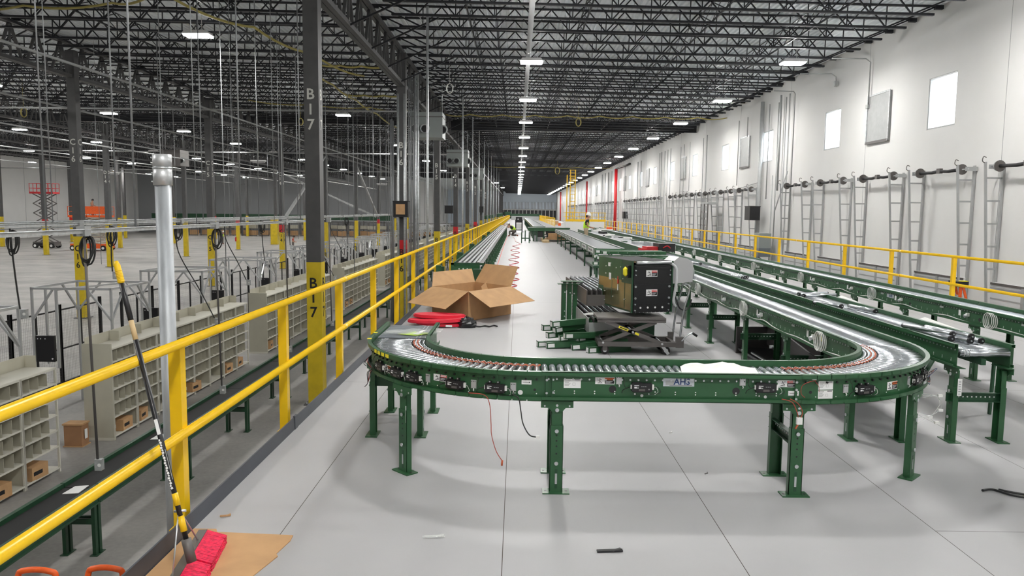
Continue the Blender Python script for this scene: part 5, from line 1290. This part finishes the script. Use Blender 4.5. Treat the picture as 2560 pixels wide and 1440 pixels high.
# ================================================================ people
def skin(name, verts, edges, rad, m, parent, root=0, sub=2):
    me = bpy.data.meshes.new(name); me.from_pydata([tuple(v) for v in verts], edges, []); o = bpy.data.objects.new(name, me); COL.objects.link(o)
    o.parent = parent; me.materials.append(M[m])
    md = o.modifiers.new('Skin', 'SKIN'); md.use_smooth_shade = True
    bmx = bmesh.new(); bmx.from_mesh(me); lay = bmx.verts.layers.skin.verify()
    for v in bmx.verts:
        d = v[lay]; r = rad[v.index]; d.radius = (r, r) if not isinstance(r, tuple) else r; d.use_root = (v.index == root)
    bmx.to_mesh(me); bmx.free()
    if sub: s = o.modifiers.new('Sub', 'SUBSURF'); s.levels = sub; s.render_levels = sub
    return o
def worker(J, label, loc, hatm='hat', legm='khaki', vest=True, rz=0, shirt='black_mat', scale=1):
    """J: joint dict; body is one skinned surface, clothes are slightly larger skinned shells"""
    t = thing('person', label, 'person', loc, rz)
    t.scale = (scale,) * 3
    n = ['pelvis', 'waist', 'chest', 'neck', 'head', 'crown', 'shL', 'elL', 'wrL', 'haL', 'shR', 'elR', 'wrR', 'haR', 'hiL', 'knL', 'anL', 'toL', 'hiR', 'knR', 'anR', 'toR']
    E_ = [('pelvis', 'waist'), ('waist', 'chest'), ('chest', 'neck'), ('neck', 'head'), ('head', 'crown'), ('chest', 'shL'), ('shL', 'elL'), ('elL', 'wrL'), ('wrL', 'haL'), ('chest', 'shR'), ('shR', 'elR'), ('elR', 'wrR'), ('wrR', 'haR'),
          ('pelvis', 'hiL'), ('hiL', 'knL'), ('knL', 'anL'), ('anL', 'toL'), ('pelvis', 'hiR'), ('hiR', 'knR'), ('knR', 'anR'), ('anR', 'toR')]
    rd = dict(pelvis=.13, waist=.115, chest=.13, neck=.055, head=.085, crown=.085, shL=.065, elL=.042, wrL=.028, haL=.03, shR=.065, elR=.042, wrR=.028, haR=.03, hiL=.09, knL=.06, anL=.042, toL=.04, hiR=.09, knR=.06, anR=.042, toR=.04)
    V_ = [J[k] for k in n]; ix = {k: i for i, k in enumerate(n)}
    skin('body', V_, [(ix[a], ix[c]) for a, c in E_], [rd[k] for k in n], 'skin', t)
    def shell(nm, ks, es, rr, m, lab=None):
        i2 = {k: i for i, k in enumerate(ks)}; o = skin(nm, [J[k] for k in ks], [(i2[a], i2[c]) for a, c in es], rr, m, t)
        if lab: o['label'] = lab
    shell('trousers', ['pelvis', 'waist', 'hiL', 'knL', 'anL', 'hiR', 'knR', 'anR'], [('pelvis', 'waist'), ('pelvis', 'hiL'), ('hiL', 'knL'), ('knL', 'anL'), ('pelvis', 'hiR'), ('hiR', 'knR'), ('knR', 'anR')], [.155, .13, .105, .08, .065, .105, .08, .065], legm)
    J['mL'] = (Vector(J['shL']) * .5 + Vector(J['elL']) * .5); J['mR'] = (Vector(J['shR']) * .5 + Vector(J['elR']) * .5)
    shell('shirt', ['chest', 'waist', 'shL', 'mL', 'shR', 'mR'], [('chest', 'waist'), ('chest', 'shL'), ('shL', 'mL'), ('chest', 'shR'), ('shR', 'mR')], [.15, .14, .085, .065, .085, .065], shirt)
    if vest:
        J['vt'] = Vector(J['chest']) + (Vector(J['neck']) - Vector(J['chest'])) * .35
        shell('safety_vest', ['vt', 'chest', 'waist', 'pelvis'], [('vt', 'chest'), ('chest', 'waist'), ('waist', 'pelvis')], [.13, .17, .155, .16], 'hivis', 'yellow green safety vest')
    for k in ('L', 'R'): shell('shoe', ['an' + k, 'to' + k], [('an' + k, 'to' + k)], [.055, .05], 'boot')
    h = Vector(J['crown']); d = (h - Vector(J['head'])).normalized(); side = Vector(J['nose']) - h; side = (side - d * side.dot(d)).normalized()
    b = MB(); b.tube([h - d * .02, h + d * .0, h + d * .05, h + d * .10, h + d * .135, h + d * .15], [.125, .125, .12, .095, .05, .005], hatm, 16); b.bar(h - d * .015 + side * .08, h - d * .025 + side * .17, .14, .012, hatm, up=d)
    b.build('hard_hat', t); c = h - d * .09
    b = MB(); b.tube([c + side * .07, c + side * .105 - d * .01, c + side * .085 - d * .04], [.008, .018, .012], 'skin', 6)
    cr_ = d.cross(side).normalized()
    for s_ in (-1, 1):
        b.tube([c + side * .078 + cr_ * .032 * s_ + d * .02, c + side * .09 + cr_ * .032 * s_ + d * .02], .011, 'hair', 6); b.tube([c + cr_ * .085 * s_ + d * .02, c + cr_ * .098 * s_ - d * .02], .018, 'skin', 6)
    b.bar(c + side * .085 + cr_ * .025 - d * .055, c + side * .085 - cr_ * .025 - d * .055, .01, .008, 'cable_r'); b.build('face', t)
    b = MB(); b.tube([c - side * .03 + d * .06, c - side * .045 + d * .0, c - side * .05 - d * .04], [.09, .078, .05], 'hair', 10); b.build('hair', t)
    for k in ('L', 'R'):
        hd = Vector(J['ha' + k]); dd_ = (hd - Vector(J['wr' + k])).normalized(); sd = dd_.orthogonal().normalized()
        vs, es, rr = [], [], []
        for f_ in range(4):
            o_ = sd * (.024 - .016 * f_); L_ = (.07, .08, .075, .06)[f_]
            nb = len(vs); vs += [hd + o_, hd + o_ + dd_ * L_ * .5, hd + o_ + dd_ * L_ * .85 + sd.cross(dd_) * .02]; es += [(nb, nb + 1), (nb + 1, nb + 2)]; rr += [.010, .009, .008]
            if f_: es.append((nb - 3, nb))
        nb = len(vs); vs += [hd + sd * .035 - dd_ * .03, hd + sd * .06 + dd_ * .01]; es += [(nb, nb + 1), (0, nb)]; rr += [.011, .009]
        skin('hand', vs, es, rr, 'skin', t, sub=1)
    return t
stand = dict(pelvis=(0, 0, .95), waist=(0, .02, 1.1), chest=(.03, .03, 1.33), neck=(.06, .03, 1.50), head=(.09, .03, 1.58), crown=(.11, .03, 1.68), nose=(.3, -.02, 1.62),
             shL=(.02, .20, 1.40), elL=(.05, .25, 1.13), wrL=(.26, .22, 1.05), haL=(.32, .20, 1.04), shR=(.04, -.17, 1.40), elR=(.06, -.22, 1.13), wrR=(.27, -.2, 1.06), haR=(.34, -.18, 1.05),
             hiL=(0, .10, .90), knL=(.01, .12, .50), anL=(0, .13, .09), toL=(.15, .14, .04), hiR=(0, -.10, .90), knR=(.03, -.12, .50), anR=(0, -.13, .09), toR=(.15, -.14, .04))
worker(dict(stand), 'person in white hard hat and yellow green vest standing between the far conveyors', (3.42, 38, 0))
kneel = dict(pelvis=(.25, 0, .42), waist=(.14, 0, .54), chest=(-.02, 0, .68), neck=(-.16, 0, .80), head=(-.22, 0, .84), crown=(-.27, 0, .90), nose=(-.45, 0, .80),
             shL=(-.06, -.18, .72), elL=(-.26, -.22, .66), wrL=(-.46, -.12, .80), haL=(-.53, -.1, .82), shR=(-.06, .18, .72), elR=(-.28, .22, .7), wrR=(-.48, .14, .82), haR=(-.55, .12, .83),
             hiL=(.2, -.12, .40), knL=(-.16, -.15, .38), anL=(-.12, -.16, .08), toL=(-.26, -.16, .04), hiR=(.22, .12, .36), knR=(-.02, .15, .09), anR=(.38, .14, .10), toR=(.48, .14, .05))
worker(kneel, 'person in white hard hat and yellow green vest kneeling against the gravity conveyor', (-.42, 55.5, 0), legm='trouser')

# ================================================================ lower floor, left
# bin shelving
SH = 1.95
def shelf_meshes():
    fr = MB(); D = .57
    fr.box(0, .004, -.01, .03, 0, SH, 'beige_lt')
    fr.box(-D, 0, 0, .012, 0, SH, 'beige'); fr.box(-D, -D + .01, 0, 1.0, 0, SH, 'beige')
    for y in (0, .97): fr.box(-.03, .004, y, y + .035, 0, SH, 'beige_lt')
    sv = MB(); dv = MB(); zs = [.08, .48, .78, 1.07, 1.36, 1.65, SH - .02]
    for z in zs: sv.box(-D + .01, 0, .012, 1.0, z, z + .012, 'beige_lt'); sv.box(-.006, .004, .012, 1.0, z - .012, z + .022, 'beige_lt')
    for i in range(1, 6):
        for k in range(1, 4): dv.box(-D + .02, -.02, k * .25, k * .25 + .008, zs[i] + .01, zs[i + 1] - .05, 'beige')
    hd = MB(); hd.box(-D, -D + .01, .03, .98, SH, SH + .22, 'beige'); hd.box(-D, -D + .22, .98, .99, SH, SH + .22, 'beige'); hd.box(-D, -.02, 0, 1, SH - .008, SH + .002, 'beige_lt')
    return fr.mesh('shelf_frame'), sv.mesh('shelves'), dv.mesh('bin_dividers'), hd.mesh('header_panel')
SM = shelf_meshes()
blocks = [(4.6, 9), (15.5, 8), (25.3, 9), (36.8, 9), (48.2, 9), (59.8, 9), (71, 9), (82, 9), (93, 9), (104, 9)]
endp = MB(); endp.box(-.60, .01, -.03, 0, 0, SH + .1, 'beige'); endp.box(-.60, .012, -.032, -.03, 0, .06, 'beige_lt'); endm = endp.mesh('end_panel')
for bi, (y0, n) in enumerate(blocks):
    for i in range(n):
        if y0 + i < 8: continue
        t = thing('bin_shelf', 'beige bin shelving unit, %s from the near end of the %s run' % (nth(i), nth(bi)), 'shelving', (-8.4, y0 + i, G), 0, 'beige bin shelving')
        for nm, me in zip(('shelf_frame', 'shelves', 'bin_dividers', 'header_panel'), SM): link_part(nm, me, t)
        if i == 0: link_part('end_panel', endm, t)
b = MB(); b.box(0, .36, 0, .42, 0, .24, 'card'); b.box(.36, .361, .04, .27, .08, .15, 'ink'); b.box(.1, .2, -.001, 0, .06, .14, 'label'); cbm = b.mesh('carton')
for i, y in enumerate((11.8, 12.8, 15.85, 16.6, 19.4, 21.7, 22.6, 25.6, 26.6, 37.1, 38.2, 48.6, 50)):
    o = bpy.data.objects.new('carton', cbm); COL.objects.link(o); o.location = (-8.76, y, G + .093); o.rotation_euler.z = R(-8 + 5 * (i % 4))
    tag(o, 'small brown carton in a bottom bin of the beige shelving, %s from the camera' % nth(i), 'box', 'cartons in the shelving')
b = MB(); b.box(0, .4, 0, .3, 0, .02, 'card'); b.box(0.02, .38, .02, .28, .02, .45, 'card_in'); b.box(0, .4, 0, .3, .45, .48, 'card'); b.box(.4, .402, .1, .2, .15, .35, 'label')
tag(b.build('carton', None, (-9.2, 15.0, G)), 'tall brown carton standing on the floor behind the end of the second shelf run', 'box')
# green ground conveyor
cgm = MB(); cgm.box(0, .03, 0, 2.98, .74, 1.01, 'green_dk'); cgm.box(.47, .50, 0, 2.98, .74, 1.01, 'green_dk'); cgm.box(-.03, 0, 0, 2.98, .985, 1.01, 'green_dk'); cgm.box(.50, .53, 0, 2.98, .985, 1.01, 'green_dk'); cgm.box(.5, .53, 0, 2.98, .74, .76, 'green_dk')
for k in range(12):
    cgm.cyl((.50, .15 + k * .25, .9), (.504, .15 + k * .25, .9), .008, 'black', 6)
cgm.box(.50, .503, .4, .52, .84, .88, 'label'); cgm = cgm.mesh('side_frame')
cgb = MB(); cgb.box(.03, .47, 0, 2.98, .93, .95, 'rubber'); cgb = cgb.mesh('belt')
cgl = MB()
for x in (.02, .44): cgl.box(x, x + .05, 0, .06, 0, .74, 'green_dk'); cgl.box(x - .03, x + .08, -.03, .09, 0, .01, 'green_dk')
cgl.box(.07, .44, .01, .05, .45, .53, 'green_dk'); cgl = cgl.mesh('support')
for i in range(24):
    t = thing('belt_conveyor', 'low green belt conveyor beside the shelving, %s section from the camera' % nth(i), 'conveyor', (-6.35, 4.3 + 3.0 * i, G), 0, 'green belt conveyor on the lower floor')
    link_part('side_frame', cgm, t); link_part('belt', cgb, t); link_part('support', cgl, t, (0, 0, 0)); link_part('support', cgl, t, (0, 2.9, 0))
for i, y in enumerate((10.2, 12.7)):
    b = MB(); b.prism([(-.1, -.16), (.1, -.12), (.08, .17), (-.09, .13)], (-6.1, y, G + .952), (1, 0, 0), (0, 1, 0), (0, 0, .006), 'white'); tag(b.build('paper_slip'), 'white sheet lying on the low green belt, %s one' % ('nearer' if i == 0 else 'farther'), 'paper')

# aluminium portals with black side boxes
pf = MB(); m = 'alu'; s_ = .045
for x in (0, 1.8):
    for y in (0, 1.8): pf.box(x, x + s_, y, y + s_, 0, 3.0, m)
for y in (0, 1.8): pf.box(0, 1.8 + s_, y, y + s_, 3.0, 3.05, m)
for x in (0, 1.8): pf.box(x, x + s_, 0, 1.8 + s_, 3.0, 3.05, m)
pf.box(.55, .6, 0, s_, 1.2, 3.0, m); pf.box(0, s_, .5, .55, 1.2, 3.0, m)
for (a, c) in (((0.02, .02, 2.3), (.5, .02, 3.0)), ((1.82, .02, 2.3), (1.3, .02, 3.0)), ((1.82, .02, 2.3), (1.82, .6, 3.0)), ((1.82, 1.82, 2.3), (1.82, 1.25, 3.0)), ((.02, 1.82, 2.3), (.6, 1.82, 3.0)), ((1.8, 1.82, 2.3), (1.25, 1.82, 3.0)), ((.02, 1.82, 2.3), (.02, 1.2, 3.0)), ((.6, .02, 3.0), (1.2, 1.8, 3.0))): pf.bar(a, c, .04, .04, m)
pfm = pf.mesh('frame'); pb = MB(); pb.box(.08, .50, -.02, .06, 1.35, 1.95, 'black')
pbm = pb.mesh('black_box'); pd = MB()
for x in (.13, .2, .3): pd.cyl((x, -.02, 1.88), (x, -.023, 1.88), .012, 'label', 8)
pd.cyl((.45, -.02, 1.42), (.45, -.024, 1.42), .02, 'label', 8); pdm = pd.mesh('white_knobs')
for i in range(19):
    t = thing('aluminum_portal', 'aluminium profile portal with a black box behind the shelving, %s from the camera' % nth(i), 'frame', (-11.0, 12.0 + 5.0 * i, G), 0, 'aluminium portals')
    link_part('frame', pfm, t); o = link_part('black_box', pbm, t, label='black box with white knobs'); o2 = link_part('knobs', pdm, t)
# black mesh fence
fm = MB(); fm.box(-.02, .02, 0, 1.95, 2.08, 2.12, 'black'); fm.box(-.02, .02, 0, 1.95, .1, .14, 'black'); fm.box(-.02, .02, .95, 1.0, .1, 2.12, 'black'); fm.box(-.015, .015, 0, 1.95, 1.02, 1.06, 'black')
for k in range(27): fm.box(-.0012, .0012, .05 + k * .07, .0525 + k * .07, .12, 2.1, 'gray_dk')
for k in range(27): fm.box(-.0012, .0012, 0, 1.95, .15 + k * .072, .1525 + k * .072, 'gray_dk')
fmm = fm.mesh('mesh_panel'); fp = MB(); fp.box(-.035, .035, -.035, .035, 0, 2.25, 'black'); fp.box(-.07, .07, -.07, .07, 0, .01, 'black'); fpm = fp.mesh('post')
for i in range(22):
    t = thing('mesh_fence', 'black wire mesh fence panel behind the aluminium portals, %s from the camera' % nth(i), 'fence', (-12.3, 14.2 + 2.0 * i + 1.2 * (i // 4), G), 0, 'black mesh fence')
    link_part('mesh_panel', fmm, t); link_part('post', fpm, t); link_part('post', fpm, t, (0, 1.98, 0))
b = MB(); b.box(-.5, .5, -.3, .3, 0, .02, 'yellow')
# strut rails, rods and hanging cords
for x, y0, y1, lab in ((-6.0, 5, 23.5, 'grey strut rail hung over the green ground conveyor, the nearer of two'), (-8.7, 5, 60, 'grey strut rail hung over the shelving, the farther of two')):
    t = thing('strut_rail', lab, 'rail', (x, y0, 1.48)); b = MB(); b.box(-.03, .03, 0, y1 - y0, -.02, .02, 'galv'); b.tube([(.05, 0, .035), (.05, y1 - y0, .035)], .012, 'galv', 6); b.build('rail', t)
    if x < -7: b = MB(); b.tube([(-.1, 0, .06), (-.1, y1 - y0, .06)], .018, 'galv', 6); b.tube([(-.05, 0, -.05), (-.05, y1 - y0, -.05)], .014, 'galv', 6); b.build('conduit', t)
    k = 0
    while y0 + k * 2.28 < y1: b = MB(); b.cyl((.0, .1 + k * 2.28, 0), (0, .1 + k * 2.28, roofz(x) - 1.48 + .01), .009 + .007 * (k % 2), 'rod', 6); b.build('hanger_rod', t); k += 1
    b = MB()
    for k in range(int((y1 - y0) / 4.57) + 1): b.box(-.06, .06, k * 4.57 + .85, k * 4.57 + 1.0, -.06, .08, 'galv_matt')
    b.build('junction_box', t)['kind'] = 'stuff'
def drop(x, y, zt, zb, lab, coil=True, kind=0, lean=0):
    t = thing('power_drop', lab, 'power drop', (x, y, zt), 0, 'hanging power drops')
    b = MB(); L = zt - zb
    if kind == 0: b.tube([(0, 0, 0), (.02 + lean * .5, 0, -L * .4), (.05 + lean, 0, -L)], .019, 'gray_dk', 8)
    else: b.tube(bez([(0, 0, 0), (.02, 0, -L * .3), (.0 + lean * .6, 0, -L * .7), (lean, 0, -L)], 6), .014, 'cable_b', 6)
    b.build('drop_tube', t)
    b = MB(); b.box(.02 + lean, .12 + lean, -.04, .04, -L - .16, -L, 'galv'); b.cyl((.09 + lean, -.04, -L - .08), (.09 + lean, -.045, -L - .08), .025, 'white', 10); b.build('outlet_box', t)
    if coil:
        b = MB()
        for k in range(4): b.tube([(.03 + (.10 - .012 * k) * math.cos(a * PI / 8) + .012 * k * (-1) ** k, .015 * k + .03 * math.sin(a * PI / 8), -.20 - .02 * k + (.17 + .012 * k) * math.sin(a * PI / 8)) for a in range(16)], .012, 'cable_b', 6, closed=True)
        b.build('cord_coil', t)
for i in range(4): drop(-6.0, 10.5 + 4.57 * i, 1.46, -1.75, 'grey power drop hanging by the nearer strut rail, %s from the camera' % nth(i), i < 2)
for i in range(9): drop(-8.7, 13 + 3.2 * i, 1.44, (.05, .45, -1.0, -.3)[i % 4], 'black cord drop hanging by the farther strut rail, %s from the camera' % nth(i), i % 2 == 0 or i == 1, 1, (.1, .02, .9, .6)[i % 4])
# vertical rods and conduits from the roof
def rod(x, y, z0, z1, r, lab, grp): b = MB(); b.cyl((x, y, z0), (x, y, z1), r, 'galv' if r > .03 else 'rod', 7); o = b.build('hanging_rod'); tag(o, lab, 'rod', grp)
rod(-3.0, 25.4, -3.0, 8.4, .042, 'bright white vertical conduit left of the central aisle', None)
for i, y in enumerate((41.5, 50.5, 59, 68, 77, 86, 95, 108, 120)): rod(-3.0, y, -3.0, 8.4, .04, 'vertical conduit in the line behind the bright white one, %s from the camera' % nth(i), 'conduits between railing and columns')
for i, (dx, y, r, z1) in enumerate(((-.42, 33.0, .03, 5.7), (-.52, 33.2, .03, 5.7), (-.33, 32.8, .03, 5.6), (-.10, 32.6, .05, 6.7), (.17, 32.6, .05, 6.7), (.30, 33, .02, 7.5), (.36, 33, .02, 7.5), (.42, 33, .02, 7.5), (.48, 33, .02, 7.4), (.54, 33, .02, 7.4), (.62, 32.8, .04, 7.6), (.72, 32.8, .045, 7.6))):
    rod(-5.0 + dx, y, G, z1, r, 'tall conduit in the bundle around the second lettered column, %s from the left' % nth(i), 'conduit bundle')
k = 0
for xr, y0, y1, st in ((-7.3, 34, 90, 4.6), (-10.0, 26, 90, 6.4), (-14, 30, 100, 7.7), (-22, 40, 110, 9.1), (-29, 50, 120, 11.0), (-6.4, 47, 110, 5.4)):
    y = y0; i = 0
    while y < y1: rod(xr, y, (-1.2, .8, -.2, 1.5)[i % 4], roofz(xr) + .01, .015, 'thin hanging rod, %s from the camera in the %s line left of columns' % (nth(i), nth(k)), 'thin hanging rods'); y += st; i += 1
    k += 1
# long conduits slung under the roof in the left hall
for i, (x, z) in enumerate(((-16.0, 6.9), (-22, 6.6), (-26, 5.6), (-30, 6.6), (-38, 6.2), (-44, 6.6), (-52, 6.4))):
    b = MB(); b.tube([(x, 14, z), (x, 148, z)], .05, 'galv_matt', 7)
    for k in range(20): b.cyl((x, 16 + 6.6 * k, z), (x, 16 + 6.6 * k, roofz(x) - .5), .006, 'galv_matt', 4)
    tag(b.build('sprinkler_line'), 'long grey pipe slung under the left hall roof, %s counted from the lettered columns' % nth(i), 'pipe')
for i, (y, z) in enumerate(((40, 6.9), (66, 6.6), (95, 6.5))): b = MB(); b.tube([(-70, y, z), (-5.4, y, z)], .05, 'galv_matt', 7); tag(b.build('cross_pipe'), 'grey pipe crossing the left hall roof sideways, %s from the camera' % nth(i), 'pipe')
# air units hung on the girder
for i, (x, y, z, lab) in enumerate(((-4.7, 38.5, 6.2, 'white air unit with round nozzles under the girder, nearer one'), (-4.7, 58.0, 5.9, 'white air unit with round nozzles under the girder, farther one'), (-27.8, 61, 5.9, 'air unit with round nozzles seen above the galvanized pipe'), (-4.7, 84, 6.0, 'distant white air unit under the girder near the far columns'))):
    t = thing('air_unit', lab, 'air heater', (x, y, z)); b = MB(); b.box(-.7, .9, 0, 1.6, -.75, .5, 'gray_dk' if i == 2 else 'unit'); b.box(-.72, .92, -.02, 1.62, .25, .29, 'gray_dk'); b.build('casing', t)
    for dx in (-.45, .05, .9):
        b = MB(); yy = 0 if dx < .9 else .4; b.tube([(dx, yy, -.3), (dx, yy - .35, -.35)], [.22, .22], 'unit', 16, cap=False); b.tube([(dx, yy - .35, -.35), (dx, yy - .30, -.35)], [.22, .17], 'galv', 16, cap=False); b.cyl((dx, yy - .20, -.34), (dx, yy - .19, -.34), .20, 'black', 16); b.build('nozzle', t)
    b = MB()
    for dx in (-.6, .8): b.cyl((dx, .8, .5), (dx, .8, roofz(x) - z + .01), .02, 'zinc', 6)
    b.build('hanger', t)
for i, (x, y, z) in enumerate(((-35, 66, 4.7), (-21, 62, 5.6), (-16, 90, 4.8), (-40, 52, 5.2))):
    b = MB(); b.box(-.6, .6, -.15, .15, 0, .12, 'lamp_body'); b.cyl((0, 0, .12), (0, 0, roofz(x) - z + .01), .012, 'cable_w', 5); b.tube([(-.5, .1, -.05), (.5, .1, -.05)], .05, 'alu', 8); tag(b.build('unlit_fixture', None, (x, y, z)), 'unlit pale fixture hanging in the left hall, %s one' % nth(i), 'fixture')

# scissor lifts and far machinery
def scissor(x, y, rz, lab, h, L, W, n, bodym, railm, armm, man=False):
    t = thing('scissor_lift', lab, 'scissor lift', (x, y, G), rz); zb = .75; zt = h
    b = MB(); b.box(0, L, 0, W, .25, zb, bodym); b.box(L * .1, L * .45, -.02, 0, .3, .6, 'black'); b.build('base', t)
    for wx in (.3, L - .3):
        for wy in (0, W): b = MB(); b.cyl((wx, wy - .12, .3), (wx, wy + .12, .3), .3, 'rubber', 16); b.cyl((wx, wy - .13, .3), (wx, wy + .13, .3), .15, 'white', 12); b.build('wheel', t)
    b = MB(); s = (zt - zb) / n
    for k in range(n):
        for wy in (.12, W - .12):
            b.bar((.2, wy, zb + s * k), (L - .2, wy, zb + s * (k + 1)), .08, .14, armm, up=(0, 1, 0)); b.bar((L - .2, wy, zb + s * k), (.2, wy, zb + s * (k + 1)), .08, .14, armm, up=(0, 1, 0))
    b.build('scissor_stack', t)
    b = MB(); b.box(-.1, L + .1, -.05, W + .05, zt, zt + .22, railm)
    for z in (.6, 1.15): b.box(-.1, L + .1, -.05, 0, zt + z, zt + z + .05, railm); b.box(-.1, L + .1, W, W + .05, zt + z, zt + z + .05, railm); b.box(-.1, -.05, 0, W, zt + z, zt + z + .05, railm); b.box(L + .05, L + .1, 0, W, zt + z, zt + z + .05, railm)
    for k in range(7):
        xx = -.1 + k * (L + .15) / 6; b.box(xx, xx + .05, -.05, 0, zt, zt + 1.2, railm); b.box(xx, xx + .05, W, W + .05, zt, zt + 1.2, railm)
    if man: b.box(L * .45, L + .1, -.07, -.05, zt + .35, zt + 1.15, railm)
    b.build('platform', t); return t
scissor(-56.3, 88, 0, 'red scissor lift raised high on dark arms in the far left hall', 6.3, 2.5, 1.3, 5, 'gray_dk', 'red_paint', 'gray_dk')
scissor(-49.6, 84, 0, 'orange scissor lift with yellowish arms in the far left hall', 3.7, 4.0, 1.8, 6, 'orange', 'orange', 'beige', True)
worker(dict(stand), 'person in dark clothes standing on the orange scissor lift', (-47.5, 84.9, G + 3.92), 'black', 'trouser', False, shirt='khaki')
worker(dict(stand), 'person in a yellow green vest walking in the far left hall', (-40, 103, G), legm='trouser')
worker(dict(stand), 'person in a red top standing beside a far yellow column foot', (-26, 88, G), 'hair', 'trouser', False, shirt='red_paint')
worker(dict(stand), 'person in a yellow green vest beside the far cages left of the nearest lettered column', (-28.5, 92, G), legm='trouser')
b = MB(); b.bar((-71, 148, .2), (-24, 148, .2), .8, 1.0, 'green_dk'); b.bar((-71, 147.4, -.35), (-24, 147.4, -.35), .1, .1, 'galv'); 
for k in range(12): b.box(-70 + 4 * k, -69.8 + 4 * k, 147.9, 148.1, G, 0, 'gray_dk')
tag(b.build('overhead_conveyor'), 'long dark green overhead conveyor along the far end of the left hall', 'conveyor')
k = 0
for i in range(34):
    x = -58 + i * 1.75; t = thing('storage_cage', 'dark wire storage cage in the row across the far end of the left hall', 'cage', (x, 134 + (i % 3), G), 0, 'far storage cages')
    if i == 0:
        b = MB()
        for xx in (0, 1.5):
            for yy in (0, 1.2): b.box(xx, xx + .07, yy, yy + .07, 0, 2.6, 'gray_dk')
        for z in (.1, 1.3, 2.5): b.box(0, 1.55, 0, .05, z, z + .08, 'gray_dk')
        for q in range(8): b.box(.18 * q, .18 * q + .02, 0, .02, 0, 2.5, 'gray_dk')
        cg = b.mesh('cage_frame'); b = MB(); b.box(.1, 1.4, .2, 1.1, .18, 1.0, 'card'); b.box(.1, 1.4, .2, 1.1, 1.38, 2.0, 'beige'); cc = b.mesh('cage_load')
    link_part('cage_frame', cg, t); link_part('cage_load', cc, t)
for i, (x, y) in enumerate(((-33.5, 104, ), (-33.4, 89.5), (-5.3, 33.3))):
    t = thing('fire_extinguisher', 'red fire extinguisher on a yellow column foot, %s' % ('farther one', 'nearer one', 'on the second lettered column')[i], 'fire extinguisher', (x + .3, y - .25, G + 1.0)); b = MB(); b.tube([(0, 0, 0), (0, 0, .03), (0, 0, .42), (0, 0, .5)], [.08, .09, .09, .03], 'red_paint', 12); b.build('cylinder', t); b = MB(); b.tube([(0, 0, .5), (.06, 0, .52), (.1, 0, .35)], .015, 'black', 6); b.build('hose', t)
for i, x in enumerate((-47.3, -33.2)):
    b = MB(); b.box(x - .45, x + .45, 103.6, 104.3, G, G + 3.6, 'yellow_col'); b.box(x - .47, x + .47, 103.58, 104.32, G, G + .1, 'yellow_col'); tag(b.build('column_guard'), 'wide yellow guard block around a far column, %s from the left' % nth(i), 'column guard', 'wide yellow column guards')
